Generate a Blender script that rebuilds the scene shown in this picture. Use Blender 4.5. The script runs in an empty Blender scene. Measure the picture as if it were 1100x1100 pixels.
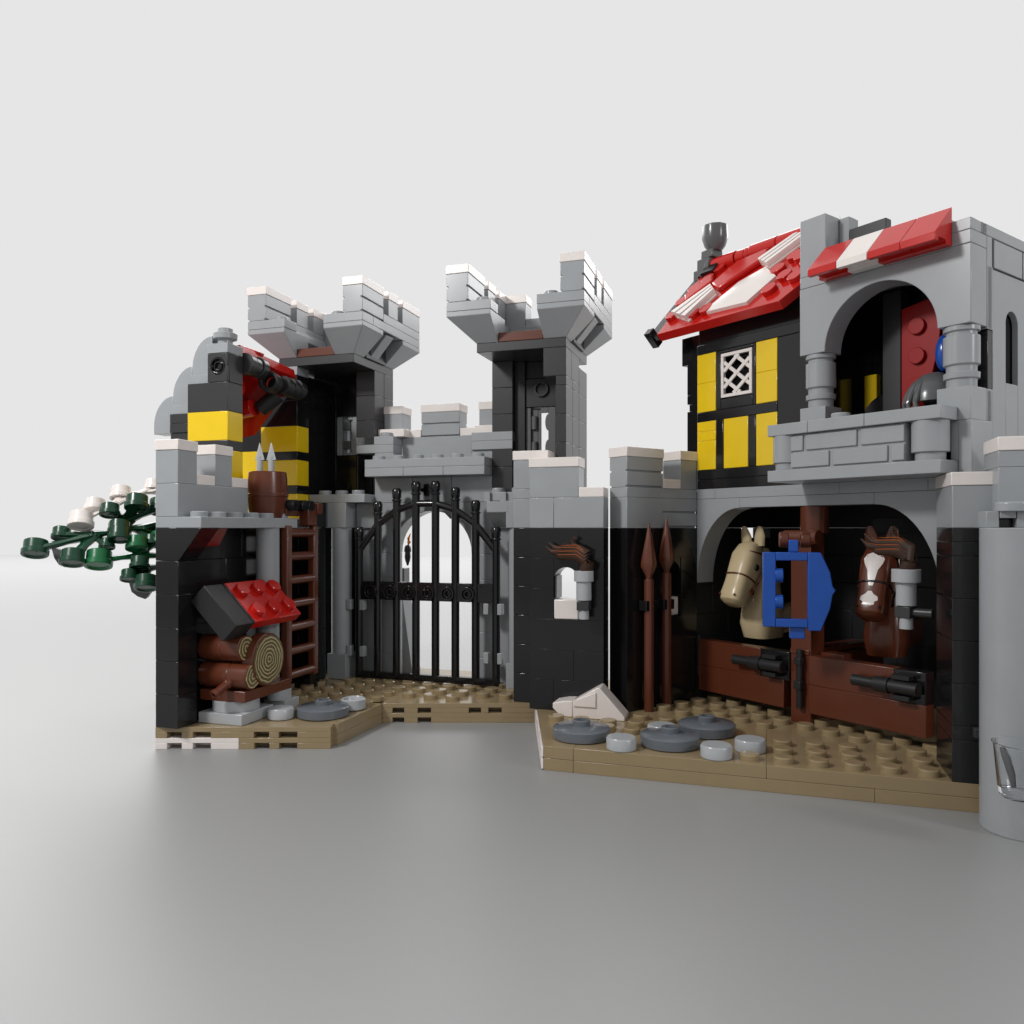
import bpy, bmesh, math, random
from mathutils import Vector, Matrix
random.seed(7)
R = math.radians
S = bpy.context.scene
# ------------------------------------------------------------------ camera, world, lamps, exposure
F, YH, H = 846.35, 567.0, 7.2            # focal length in 1100-px units, horizon row, eye height (unit = one stud)
cam = bpy.data.cameras.new('camera'); co = bpy.data.objects.new('camera', cam); S.collection.objects.link(co)
co.location = (0, 0, H); co.rotation_euler = (R(90), 0, 0)
cam.sensor_width = 36; cam.lens = 36*F/1100; cam.shift_y = (YH-550)/1100; cam.clip_end = 3000
S.camera = co
W = bpy.data.worlds.new('World'); S.world = W; W.use_nodes = True
nt = W.node_tree; bg = nt.nodes['Background']
tc = nt.nodes.new('ShaderNodeTexCoord'); sp = nt.nodes.new('ShaderNodeSeparateXYZ')
nt.links.new(tc.outputs['Generated'], sp.inputs[0])
mr = nt.nodes.new('ShaderNodeMapRange'); mr.interpolation_type = 'SMOOTHSTEP'
mr.inputs['From Min'].default_value = -0.9; mr.inputs['From Max'].default_value = 0.55
mr.inputs['To Min'].default_value = 0.42; mr.inputs['To Max'].default_value = 0.79
nt.links.new(sp.outputs['Y'], mr.inputs['Value'])
cmb = nt.nodes.new('ShaderNodeCombineColor')
for i in range(3): nt.links.new(mr.outputs[0], cmb.inputs[i])
nt.links.new(cmb.outputs[0], bg.inputs['Color']); bg.inputs['Strength'].default_value = 1.0

def area(name, loc, target, size, power, col=(1, 1, 1), spread=180):
    l = bpy.data.lights.new(name, 'AREA'); l.spread = R(spread)
    if isinstance(size, tuple): l.shape = 'RECTANGLE'; l.size, l.size_y = size
    else: l.shape = 'DISK'; l.size = size
    l.energy = power; l.color = col
    o = bpy.data.objects.new(name, l); S.collection.objects.link(o); o.location = loc
    o.rotation_euler = (Vector(target)-Vector(loc)).to_track_quat('-Z', 'Y').to_euler(); return o
area('key_softbox', (-29, 10, 33), (-4, 33, 8), 7, 11000, (1, .99, .975))
area('fill_softbox', (52, -14, 30), (6, 30, 9), 12, 7500, (.97, .985, 1))
area('added_floor_light', (0, 190, 95), (0, 189.9, 0), (460, 150), 790000)  # added lamp, out of view, only to whiten the far floor
S.view_settings.view_transform = 'Standard'; S.view_settings.look = 'None'; S.view_settings.exposure = 0; S.view_settings.gamma = 1
S.render.engine = 'CYCLES'
S.cycles.max_bounces = 8

# ------------------------------------------------------------------ frames of the model's modules
FR = {'W': None, 'G': (18.03, -7.05924, 25.07196), 'S': (54.90, -22.54, 25.313)}
def frame(f):
    if FR[f] is None: return Matrix.Identity(4)
    th, a, b = FR[f]; c, s = math.cos(R(th)), math.sin(R(th))
    return Matrix(((c, s, 0, a*c+b*s), (-s, c, 0, -a*s+b*c), (0, 0, 1, 0), (0, 0, 0, 1)))

# ------------------------------------------------------------------ materials
def mat(name, col, rough=.22, spec=.5, var=.03, coat=0, trans=0, alpha=1, ior=1.5, bump=.0):
    m = bpy.data.materials.new(name); m.use_nodes = True; n = m.node_tree; p = n.nodes['Principled BSDF']
    p.inputs['Roughness'].default_value = rough; p.inputs['Specular IOR Level'].default_value = spec
    p.inputs['IOR'].default_value = ior; p.inputs['Transmission Weight'].default_value = trans
    p.inputs['Alpha'].default_value = alpha
    t = n.nodes.new('ShaderNodeTexCoord'); no = n.nodes.new('ShaderNodeTexNoise')
    no.inputs['Scale'].default_value = 1.3; no.inputs['Detail'].default_value = 5
    n.links.new(t.outputs['Object'], no.inputs['Vector'])
    r = n.nodes.new('ShaderNodeMapRange'); r.inputs['From Min'].default_value = .3; r.inputs['From Max'].default_value = .7
    r.inputs['To Min'].default_value = 1-var; r.inputs['To Max'].default_value = 1+var
    n.links.new(no.outputs['Fac'], r.inputs['Value'])
    mx = n.nodes.new('ShaderNodeVectorMath'); mx.operation = 'SCALE'; mx.inputs[0].default_value = col
    n.links.new(r.outputs[0], mx.inputs['Scale']); n.links.new(mx.outputs[0], p.inputs['Base Color'])
    return m
M = dict(
    gray=mat('light_gray_plastic', (.33, .345, .36), .24),
    dgray=mat('dark_gray_plastic', (.105, .108, .112), .22),
    mid=mat('matt_gray_plastic', (.12, .12, .122), .5, spec=.3),
    deep=mat('shaded_red_plastic', (.33, .004, .004), .35, spec=.3),  # the red darkened in its colour to imitate shade inside the balcony room
    stone=mat('stone_gray_plastic', (.13, .145, .165), .22),
    black=mat('black_plastic', (.010, .010, .011), .13),
    jet=mat('satin_black_plastic', (.019, .019, .020), .42, spec=.35),
    soft=mat('lighter_black_plastic', (.034, .034, .036), .28),  # a lighter and rougher black than black_plastic
    bark=mat('brown_plastic', (.115, .030, .014), .25),
    tan=mat('dark_tan_plastic', (.30, .225, .125), .17),
    lt=mat('light_tan_plastic', (.60, .48, .29), .28),
    red=mat('red_plastic', (.52, .012, .008), .16),
    darkred=mat('deep_red_plastic', (.19, .006, .005), .2),
    yellow=mat('yellow_plastic', (.84, .57, .012), .18),
    white=mat('white_plastic', (.80, .735, .70), .25),
    blue=mat('blue_plastic', (.012, .085, .42), .17),
    green=mat('dark_green_plastic', (.007, .050, .024), .26),
    lgreen=mat('green_plastic', (.008, .13, .042), .26),
    silver=mat('silver_gray_plastic', (.33, .335, .345), .3),
    smoke=mat('smoky_flame_plastic', (.045, .020, .011), .5, spec=.25, trans=.15),
    orange=mat('orange_flame_plastic', (.27, .075, .022), .6, spec=.2),
    flame=mat('bright_flame_plastic', (.9, .25, .02), .3),
)
clear = mat('clear_plastic', (.93, .94, .95), .02, trans=1, ior=1.45, var=.0)
M['clear'] = clear
def log_end():
    m = mat('log_end_print', (.5, .4, .2), .3); n = m.node_tree; p = n.nodes['Principled BSDF']
    t = n.nodes.new('ShaderNodeTexCoord'); l = n.nodes.new('ShaderNodeVectorMath'); l.operation = 'LENGTH'
    no = n.nodes.new('ShaderNodeTexNoise'); no.inputs['Scale'].default_value = 3.0
    ad = n.nodes.new('ShaderNodeMath'); ad.operation = 'MULTIPLY_ADD'; ad.inputs[1].default_value = .14
    mp = n.nodes.new('ShaderNodeMapping'); mp.inputs['Scale'].default_value = (0, 1, 1)
    n.links.new(t.outputs['Object'], mp.inputs[0]); n.links.new(mp.outputs[0], l.inputs[0])
    n.links.new(t.outputs['Object'], no.inputs['Vector'])
    n.links.new(no.outputs['Fac'], ad.inputs[0]); n.links.new(l.outputs['Value'], ad.inputs[2])
    si = n.nodes.new('ShaderNodeMath'); si.operation = 'MULTIPLY'; si.inputs[1].default_value = 44
    n.links.new(ad.outputs[0], si.inputs[0]); sn = n.nodes.new('ShaderNodeMath'); sn.operation = 'SINE'
    n.links.new(si.outputs[0], sn.inputs[0])
    cr = n.nodes.new('ShaderNodeValToRGB'); cr.color_ramp.elements[0].position = .40; cr.color_ramp.elements[1].position = .62
    cr.color_ramp.elements[0].color = (.115, .085, .038, 1); cr.color_ramp.elements[1].color = (.50, .42, .22, 1)
    n.links.new(sn.outputs[0], cr.inputs[0]); n.links.new(cr.outputs[0], p.inputs['Base Color']); return m
M['logend'] = log_end()

# ------------------------------------------------------------------ mesh builder
def notched(a, b, z0, z1, n=2, d=.085, g=.075):
    """outline of a wall piece whose two long sides carry deep horizontal grooves"""
    h = (z1-z0)/n; L = [(a, z0)]; Rr = []
    left = []; right = []
    for i in range(n):
        q = z0+i*h
        left += [(a+d, q), (a+d, q+g), (a, q+g), (a, q+h)]; right += [(b-d, q), (b-d, q+g), (b, q+g), (b, q+h)]
    return right+left[::-1]
class MB:
    def __init__(s): s.v = []; s.f = []
    def add(s, vs, fs):
        k = len(s.v); s.v += [tuple(v) for v in vs]; s.f += [tuple(i+k for i in f) for f in fs]; return s
    def box(s, u0, u1, w0, w1, z0, z1, g=.008):
        u0 += g*.6; u1 -= g*.6; w0 += g*.6; w1 -= g*.6; z0 += g*.12; z1 -= g*.12
        return s.add([(u0, w0, z0), (u1, w0, z0), (u1, w1, z0), (u0, w1, z0), (u0, w0, z1), (u1, w0, z1), (u1, w1, z1), (u0, w1, z1)],
                     [(0, 3, 2, 1), (4, 5, 6, 7), (0, 1, 5, 4), (1, 2, 6, 5), (2, 3, 7, 6), (3, 0, 4, 7)])
    def prism(s, pts, axis, a, b):
        n = len(pts)
        mk = {'u': lambda p, t: (t, p[0], p[1]), 'w': lambda p, t: (p[0], t, p[1]), 'z': lambda p, t: (p[0], p[1], t)}[axis]
        vs = [mk(p, a) for p in pts]+[mk(p, b) for p in pts]
        fs = [tuple(range(n)), tuple(range(2*n-1, n-1, -1))]+[(i, (i+1) % n, (i+1) % n+n, i+n) for i in range(n)]
        return s.add(vs, fs)
    def ext(s, poly3, d):
        n = len(poly3); d = Vector(d); a = [Vector(p) for p in poly3]
        return s.add(a+[p+d for p in a], [tuple(range(n)), tuple(range(2*n-1, n-1, -1))]+[(i, (i+1) % n, (i+1) % n+n, i+n) for i in range(n)])
    def cone(s, p0, p1, r0, r1, n=28):
        p0 = Vector(p0); p1 = Vector(p1); d = (p1-p0).normalized()
        a = d.orthogonal().normalized(); b = d.cross(a)
        vs = []
        for p, r in ((p0, r0), (p1, r1)):
            for i in range(n):
                t = 2*math.pi*i/n; vs.append(p+(a*math.cos(t)+b*math.sin(t))*r)
        return s.add(vs, [tuple(range(n-1, -1, -1)), tuple(range(n, 2*n))]+[(i, (i+1) % n, (i+1) % n+n, i+n) for i in range(n)])
    def cyl(s, u, w, z0, z1, r, n=32): return s.cone((u, w, z0), (u, w, z1), r, r, n)
    def lathe(s, u, w, prof, n=36, axis=(0, 0, 1), z=0):
        ax = Vector(axis).normalized(); a = ax.orthogonal().normalized(); b = ax.cross(a); o = Vector((u, w, z)); vs = []
        for r, h in prof:
            for i in range(n):
                t = 2*math.pi*i/n; vs.append(o+ax*h+(a*math.cos(t)+b*math.sin(t))*max(r, 1e-4))
        fs = [tuple(range(n-1, -1, -1)), tuple(range(n*(len(prof)-1), n*len(prof)))]
        for j in range(len(prof)-1):
            fs += [(j*n+i, j*n+(i+1) % n, (j+1)*n+(i+1) % n, (j+1)*n+i) for i in range(n)]
        return s.add(vs, fs)
    def ring(s, c, axis, ro, ri, h, n=32):
        ax = Vector(axis).normalized(); a = ax.orthogonal().normalized(); b = ax.cross(a); c = Vector(c); vs = []
        for r, t in ((ro, 0), (ro, h), (ri, h), (ri, 0)):
            for i in range(n):
                q = 2*math.pi*i/n; vs.append(c+ax*t+(a*math.cos(q)+b*math.sin(q))*r)
        return s.add(vs, [(j*n+i, j*n+(i+1) % n, ((j+1) % 4)*n+(i+1) % n, ((j+1) % 4)*n+i) for j in range(4) for i in range(n)])
    def stud(s, u, w, z, r=.3, h=.2, n=24):
        return s.lathe(u, w, [(r, z-.01), (r, z+h-.03), (r-.03, z+h)], n)
    def tube(s, pts, rad, n=12, flat=1.0, up=(0, 0, 1)):
        P = [Vector(p) for p in pts]; up = Vector(up); rr = rad if isinstance(rad, (list, tuple)) else [rad]*len(P)
        vs = []
        for i, p in enumerate(P):
            t = (P[min(i+1, len(P)-1)]-P[max(i-1, 0)]).normalized()
            a = t.cross(up)
            if a.length < .05: a = t.orthogonal()
            a.normalize(); b = a.cross(t).normalized()
            for k in range(n):
                q = 2*math.pi*k/n; vs.append(p+(a*math.cos(q)*flat+b*math.sin(q))*rr[i])
        m = len(P)
        fs = [tuple(range(n-1, -1, -1)), tuple(range(n*(m-1), n*m))]
        for j in range(m-1): fs += [(j*n+i, j*n+(i+1) % n, (j+1)*n+(i+1) % n, (j+1)*n+i) for i in range(n)]
        return s.add(vs, fs)
    def ball(s, c, r, sc=(1, 1, 1), n=16):
        vs = []; fs = []; c = Vector(c)
        for j in range(1, n//2):
            ph = math.pi*j/(n//2)
            for i in range(n):
                t = 2*math.pi*i/n; vs.append(c+Vector((math.sin(ph)*math.cos(t)*sc[0], math.sin(ph)*math.sin(t)*sc[1], math.cos(ph)*sc[2]))*r)
        m = n//2-1; vs += [c+Vector((0, 0, r*sc[2])), c-Vector((0, 0, r*sc[2]))]; T = len(vs)-2
        for j in range(m-1): fs += [(j*n+i, (j+1)*n+i, (j+1)*n+(i+1) % n, j*n+(i+1) % n) for i in range(n)]
        fs += [(T, i, (i+1) % n) for i in range(n)]+[(T+1, (m-1)*n+(i+1) % n, (m-1)*n+i) for i in range(n)]
        return s.add(vs, fs)
    def bricks_u(s, u0, u1, w0, w1, z0, z1, L=2, h=1.2, off=0):
        """courses of bricks along u"""
        z = z0; k = off
        while z < z1-1e-3:
            zz = min(z+h, z1); e = [u0]; x = u0+(L if k % 2 == 0 else L/2)
            while x < u1-.3: e.append(x); x += L
            e.append(u1)
            for a, b in zip(e, e[1:]): s.box(a, b, w0, w1, z, zz)
            z = zz; k += 1
        return s
    def bricks_w(s, u0, u1, w0, w1, z0, z1, L=2, h=1.2, off=0):
        z = z0; k = off
        while z < z1-1e-3:
            zz = min(z+h, z1); e = [w0]; x = w0+(L if k % 2 == 0 else L/2)
            while x < w1-.3: e.append(x); x += L
            e.append(w1)
            for a, b in zip(e, e[1:]): s.box(u0, u1, a, b, z, zz)
            z = zz; k += 1
        return s
    def grooved(s, u0, u1, w0, w1, z0, z1, n=2, g=.07):
        """log-profile bricks: n bulging courses with deep grooves between"""
        h = (z1-z0)/n
        for i in range(n):
            a = z0+i*h; b = a+h
            s.box(u0, u1, w0, w1, a+g, b-g*.2, .004); s.box(u0+.09, u1-.09, w0+.09, w1-.09, a, a+g, 0)
        return s
    def groups(s):
        """separate clusters of pieces (pieces that touch stay together)"""
        par = list(range(len(s.v)))
        def fd(a):
            while par[a] != a: par[a] = par[par[a]]; a = par[a]
            return a
        for f in s.f:
            for i in f[1:]: par[fd(i)] = fd(f[0])
        isl = {}
        for i in range(len(s.v)): isl.setdefault(fd(i), []).append(i)
        K = list(isl); bb = []
        for k in K:
            P = [s.v[i] for i in isl[k]]; bb.append([min(p[j] for p in P) for j in range(3)]+[max(p[j] for p in P) for j in range(3)])
        q = list(range(len(K)))
        def f2(a):
            while q[a] != a: a = q[a]
            return a
        for a in range(len(K)):
            for b in range(a):
                if all(bb[a][j]-.06 <= bb[b][j+3] and bb[b][j]-.06 <= bb[a][j+3] for j in range(3)): q[f2(a)] = f2(b)
        cl = {}
        for a, k in enumerate(K): cl.setdefault(f2(a), set()).add(k)
        if len(cl) < 2: return [s]
        out = []
        for c in cl.values():
            m = MB(); mp = {}
            for k in c:
                for i in isl[k]: mp[i] = len(m.v); m.v.append(s.v[i])
            m.f = [tuple(mp[i] for i in f) for f in s.f if f[0] in mp]
            out.append(m)
        return out
    def mesh(s, name, org, bev, seg=2):
        me = bpy.data.meshes.new(name)
        o = Vector(org); me.from_pydata([Vector(v)-o for v in s.v], [], s.f); me.update()
        bm = bmesh.new(); bm.from_mesh(me); bmesh.ops.recalc_face_normals(bm, faces=bm.faces); bm.to_mesh(me); bm.free()
        for p in me.polygons: p.use_smooth = True
        me.set_sharp_from_angle(angle=R(38)); return me

def finish(o, m, bev):
    o.data.materials.append(M[m] if isinstance(m, str) else m)
    if bev:
        b = o.modifiers.new('bevel', 'BEVEL'); b.width = bev; b.segments = 2; b.limit_method = 'ANGLE'; b.angle_limit = R(42)
        b.harden_normals = False; b.use_clamp_overlap = True
    return o
class Thing:
    def __init__(s, name, label, cat, f, org, group=None, rot=None):
        s.f = f; s.o = Vector(org); e = bpy.data.objects.new(name, None); S.collection.objects.link(e)
        e.matrix_world = frame(f) @ Matrix.Translation(s.o) @ (rot or Matrix.Identity(4))
        if rot: s.o = Vector((0, 0, 0))
        e.empty_display_size = .3; e['label'] = label; e['category'] = cat
        if group: e['group'] = group
        s.e = e
    def part(s, name, m, mb, bev=.022, parent=None, label=None, kind=None, whole=False):
        if not whole:
            g = mb.groups()
            if 1 < len(g) <= 16:
                res = [s.part(name, m, x, bev, parent, label, kind, True) for x in g]
                return res[0]
        o = bpy.data.objects.new(name, mb.mesh(name, s.o, bev)); S.collection.objects.link(o)
        o.parent = parent or s.e
        if label: o['label'] = label
        if kind: o['kind'] = kind
        return finish(o, m, bev)
def studs(T, pts, m, parent=None, name='stud'):
    o0 = None
    for (u, w, z) in pts:
        if o0 is None:
            me = MB().stud(0, 0, 0).mesh(name, (0, 0, 0), 0); me.materials.append(M[m]); o0 = me
        o = bpy.data.objects.new(name, o0); S.collection.objects.link(o); o.parent = parent or T.e
        o.location = Vector((u, w, z))-T.o
def solo(name, label, cat, f, org, m, mb, bev=.022, group=None, kind=None, rot=None):
    o = bpy.data.objects.new(name, mb.mesh(name, org if rot is None else (0, 0, 0), bev)); S.collection.objects.link(o)
    o.matrix_world = frame(f) @ Matrix.Translation(Vector(org)) @ (rot or Matrix.Identity(4))
    if kind: o['kind'] = kind
    else: o['label'] = label; o['category'] = cat
    if group: o['group'] = group
    return finish(o, m, bev)

# ================================================================== SETTING: studio floor
fl = bpy.data.materials.new('studio_floor'); fl.use_nodes = True; n = fl.node_tree; p = n.nodes['Principled BSDF']
p.inputs['Base Color'].default_value = (.285, .285, .285, 1); p.inputs['Roughness'].default_value = .42; p.inputs['Specular IOR Level'].default_value = .6
no = n.nodes.new('ShaderNodeTexNoise'); no.inputs['Scale'].default_value = 6; bp = n.nodes.new('ShaderNodeBump'); bp.inputs['Strength'].default_value = .01
n.links.new(no.outputs['Fac'], bp.inputs['Height']); n.links.new(bp.outputs[0], p.inputs['Normal'])
solo('floor', '', '', 'W', (0, 0, -.8), fl, MB().add([(-400, -120, -.8), (400, -120, -.8), (400, 232, -.8), (-400, 232, -.8)], [(0, 1, 2, 3)]), 0, kind='structure')

# ================================================================== BASEPLATES
def inside(poly, x, y):
    c = False; n = len(poly)
    for i in range(n):
        (x0, y0), (x1, y1) = poly[i], poly[(i+1) % n]
        if (y0 > y) != (y1 > y) and x < (x1-x0)*(y-y0)/(y1-y0)+x0: c = not c
    return c
def edge_strip(mb, p0, p1, z0, z1, holes, depth=.5, notch=.17):
    """solid strip behind an edge line with rectangular notches open at the lower side; holes = (t0, t1) along the edge"""
    p0 = Vector((p0[0], p0[1])); p1 = Vector((p1[0], p1[1])); d = (p1-p0); L = d.length; d /= L; nrm = Vector((-d.y, d.x))
    def bx(t0, t1, a, b, d0=0, d1=depth):
        q = [p0+d*t0+nrm*d0, p0+d*t1+nrm*d0, p0+d*t1+nrm*d1, p0+d*t0+nrm*d1]
        mb.prism([(v.x, v.y) for v in q], 'z', a, b)
    bx(0, L, z0+notch+.05, z1)
    e = 0
    for a, b in holes: bx(e, a, z0, z0+notch+.05); e = b
    bx(e, L, z0, z0+notch+.05)
bpL = Thing('baseplate', 'dark tan two-layer baseplate under the gate and left wall, with a white corner', 'baseplate', 'G', (-10, 5, -.8))
A, B, C, D, E5, F6 = (-14, -2), (-8, 0), (-8, 4), (-5, 5), (-2, 6), (1, 6.3)
mb = MB()
core = [(-14, -1.45), (-8.5, .35), (-8.5, 4.4), (-5, 5.55), (-2, 6.5), (.8, 6.6), (.8, 12), (-16, 12), (-16, 5), (-14, 5)]
mb.prism(core, 'z', -.4, -.012)
for (a, b, h) in ((A, B, [(.42, .95), (1.35, 2.0), (3.55, 4.1), (4.45, 5.12)]), (C, (-2, 6), [(.42, .90), (1.45, 2.0), (3.55, 4.05), (4.35, 4.9)])):
    edge_strip(mb, a, b, -.4, 0, h)
mb.prism([(-8.5, .37), (-8, .51), (-8, 1), (-8.5, 1)], 'z', -.4, 0); mb.prism([(-8.5, 1.01), (-8, 1.01), (-8, 3.98), (-8.5, 3.98)], 'z', -.4, 0)
top = bpL.part('top_layer', 'tan', mb, .012)
mb = MB()
mb.prism([(-11.1, -.6), (-8.5, .35), (-8.5, 4.4), (-5, 5.55), (-5, 12), (-14, 12), (-14, 1), (-11.1, 1)], 'z', -.8, -.41)
edge_strip(mb, (-11.14, -1.05), B, -.8, -.404, [(.55, 1.1), (1.45, 2.1)]); edge_strip(mb, C, E5, -.8, -.404, [(.42, .90), (1.45, 2.0)])
mb.prism([(-8.5, .37), (-8, .51), (-8, 1), (-8.5, 1)], 'z', -.8, -.404); mb.prism([(-8.5, 1.01), (-8, 1.01), (-8, 3.98), (-8.5, 3.98)], 'z', -.8, -.404)
bpL.part('bottom_layer', 'tan', mb, .012)
mb = MB(); edge_strip(mb, A, (-11.15, -1.053), -.8, -.404, [(.42, .95), (1.35, 2.0)])
mb.prism([(-14, -1.45), (-11.16, -.55), (-11.16, .9), (-14, .9)], 'z', -.8, -.41)
bpL.part('corner_plate', 'white', mb, .012, label='white corner plate of the bottom layer')
mb = MB(); mb.prism([(-5, 5.9), (-2, 6.6), (-2, 8), (-5, 8)], 'z', -.8, -.41); bpL.part('recessed_plate', 'tan', mb, .012)
mb = MB(); mb.prism([(-2.4, 6.0), (1, 7.0), (1, 8), (-2.4, 8)], 'z', -.8, -.41); bpL.part('recessed_plate', 'white', mb, .012)
occL = [(-14, -13, -2, 4), (-13, -11, -1, 1), (-13.2, -12.2, 2, 3.4), (-13, -12, 8, 9), (-12, -4, 9, 12), (-17, -14, -2, 12), (-4, -3, 8, 9), (-14, -12, 7, 12), (-10.2, -8.2, .4, 2.6), (-3, 2, 5.8, 7), (-2, 2, 4, 9)]
polyL = [A, B, C, (-2, 6), (-2, 9), (-14, 9)]
sp_ = []
for i in range(-14, 0):
    for j in range(-2, 9):
        u, w = i+.5, j+.5
        if inside([(-13.7, -1.5), (-8.2, .35), (-8.2, 4.35), (-2, 6.4), (-2, 9), (-13.7, 9)], u, w) and not any(a < u < b and c < w < d for a, b, c, d in occL): sp_.append((u, w, -.004))
studs(bpL, sp_, 'tan', top)
bpR = Thing('baseplate', 'dark tan two-layer baseplate under the stable on the right, with round stones on it', 'baseplate', 'G', (6, 3, -.8))
mb = MB()
mb.prism([(0, 0), (.995, 0), (.995, 5.9), (-1.9, 5.9), (-1.97, 5.9)], 'z', -.396, 0); mb.prism([(1.005, 0), (6.995, 0), (6.995, 12), (1.005, 12)], 'z', -.396, 0)
mb.prism([(7.005, 0), (16, 0), (16, 12), (7.005, 12)], 'z', -.396, 0)
topR = bpR.part('top_layer', 'tan', mb, .012)
mb = MB(); mb.prism([(0, 0), (.995, 0), (.995, 5.9), (-1.97, 5.9)], 'z', -.8, -.404); mb.prism([(1.005, 0), (10, 0), (10, 12), (1.005, 12)], 'z', -.8, -.404)
mb.prism([(10.01, 0), (16, 0), (16, 12), (10.01, 12)], 'z', -.8, -.404)
bpR.part('bottom_layer', 'tan', mb, .012)
mb = MB()                                   # white slanted edging of the left side
for z0 in (-.395, -.795):
    for t0, t1 in ((0, .33), (.36, .62), (.65, .98)):
        a = Vector((0, 0)).lerp(Vector((-1.9, 5.7)), t0); b = Vector((0, 0)).lerp(Vector((-1.9, 5.7)), t1)
        mb.prism([(a.x-.09, a.y), (a.x-.012, a.y), (b.x-.012, b.y), (b.x-.09, b.y)], 'z', z0+.03, z0+.36)
bpR.part('edging', 'white', mb, .012)
sp_ = []
for u, w in [(7.5+i, .5+j) for i in range(4) for j in range(2)]+[(11.5, .5), (11.5, 1.5), (7.5, 2.5), (8.5, 2.5), (9.5, 2.5), (6.5, .5), (6.45, 2.5), (-.5, 3.5), (.5, 3.4), (1.5, 3.4), (2.5, 2.5), (2.5, 3.5), (2.5, 4.6), (1.6, 2.6), (3.5, 4.4)]: sp_.append((u, w, 0))
th = R(54.90-18.03); fG = frame('G').inverted() @ frame('S')
for u, w in [(.5, -2.5), (.5, -1.5), (.5, -.5), (.5, .5), (1.5, -2.5), (1.5, -1.5), (1.5, -.5), (1.5, .5), (2.5, -1.5), (2.5, -.5), (2.5, .5), (3.5, -1.5), (3.5, -.5), (3.5, .5), (4.5, -1.5), (4.5, -.5), (5.5, -.5), (6.5, -.5), (7.5, -.5), (8.5, -.5), (9.5, -.5), (6.5, .5), (7.5, .5), (8.5, .5), (9.5, .5), (5.5, .5)]:
    q = fG @ Vector((u, w, 0)); sp_.append((q.x, q.y, 0))
studs(bpR, sp_, 'tan', topR)

# round stones lying on the baseplates
def dish(u, w, label):
    mb = MB().lathe(u, w, [(.93, .0), (.985, .04), (.985, .34), (.95, .37), (.30, .42), (.30, .585), (.27, .61), (.17, .61), (.16, .50), (.0, .50)], 48)
    solo('round_stone', label, 'round stone', 'G', (u, w, 0), 'stone', mb, 0, group='large round stones on the ground')
dish(.95, 1.42, 'large dark gray round stone at the left front corner of the right baseplate')
dish(3.95, 1.42, 'large dark gray round stone at the front edge between two small light discs')
dish(5.0, 3.35, 'large dark gray round stone farthest back, nearest the stable doors')
dish(-9.2, 1.45, 'large dark gray round stone in front of the ladder by the log rack')
def disc(u, w, label, f='G', h=.4, m='silver'):
    mb = MB().lathe(u, w, [(.46, .0), (.49, .03), (.49, h-.05), (.455, h)], 40)
    solo('paving_disc', label, 'paving disc', f, (u, w, 0), m, mb, 0, group='small light gray discs on the ground')
M['silver'] = mat('pale_gray_plastic', (.40, .415, .43), .22)
disc(2.5, .45, 'small light gray disc between the left corner stone and the next large stone')
disc(3.55, 2.45, 'small light gray disc half hidden behind the middle large stone')
disc(5.5, .45, 'small light gray disc at the front edge right of the large stones')
disc(6.5, 1.5, 'small light gray disc farthest right, beside the baseplate seam')
disc(-10.5, .6, 'small light gray disc beside the gray block under the log rack')
mb = MB().lathe(-8.6, 2.7, [(.40, 0), (.48, .06), (.485, .42), (.44, .45), (.42, .42), (.38, .26), (.0, .24)], 40)
solo('paving_disc', 'hollow light gray cup-like disc behind the left large stone', 'paving disc', 'G', (-8.6, 2.7, 0), 'silver', mb, 0, group='small light gray discs on the ground')

# white rocks by the curtain wall
mb = MB().prism([(.0, .0), (.0, .35), (.93, .35), (.93, 1.05), (.0, .62), (.0, .36)][0:1]+[(1.98, 0), (1.98, .16), (1.03, 1.19), (.95, 1.19), (.0, .62)], 'w', 4.05, 4.98)
rk = Thing('rock', 'white peaked rock made of slopes in front of the black wall', 'rock', 'G', (1, 4.5, 0))
rk.part('peak', 'white', mb, .03)
mb = MB().prism([(.04, .44), (.90, .44), (.90, 1.02), (.04, .64)], 'w', 3.99, 4.2); rk.part('facet', 'white', mb, .02)
mb = MB().prism([(-.02, .0), (-.02, .62), (-.35, .60), (-.80, .50), (-.80, .30), (-.6, .12), (-.5, .0)], 'w', 4.1, 5.0)
solo('rock', 'low white curved rock left of the peaked one', 'rock', 'G', (-.4, 4.5, 0), 'white', mb, .03)

# ================================================================== LEFT FRONT WALL with battlements
lw = Thing('castle_wall', 'left front black castle wall with white-capped gray battlement, logs stored under it', 'wall', 'G', (-13.5, 0, 0))
mb = MB()
for z in (0, 1.2, 2.4, 3.6, 4.8): mb.box(-14, -13, -2, -1, z, z+1.2)
mb.prism([(-14, 6.01), (-13.01, 6.01), (-12.01, 7.19), (-14, 7.19)], 'w', -1.99, -1.01)
lw.part('corner_pillar', 'black', mb)
mb = MB().bricks_w(-14, -13.3, -1, 6, 0, 7.2, 2); mb.bricks_u(-14, -12.4, 5.6, 6.4, 0, 7.2, 2)
lw.part('rear_wall', 'black', mb)
mb = MB().prism([(-13, 6.5), (-12.9, 6.5), (-12.5, 7.19), (-13, 7.19)], 'w', -.98, .1); lw.part('corbel', 'darkred', mb)
mb = MB().cyl(-12.5, 2.6, 0, 7.2, .47); lw.part('column', 'gray', mb, .02)
mb = MB().box(-14, -12, -2, 2.4, 7.2, 7.6); mb.box(-14, -12, 2.4, 4, 7.2, 7.6)
pl = lw.part('walkway', 'gray', mb)
studs(lw, [(-12.5, w, 7.6) for w in (-1.5, -.5, .5, 1.5, 2.5, 3.5)]+[(-13.5, w, 7.6) for w in (2.5, 3.5)], 'gray', pl)
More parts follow.
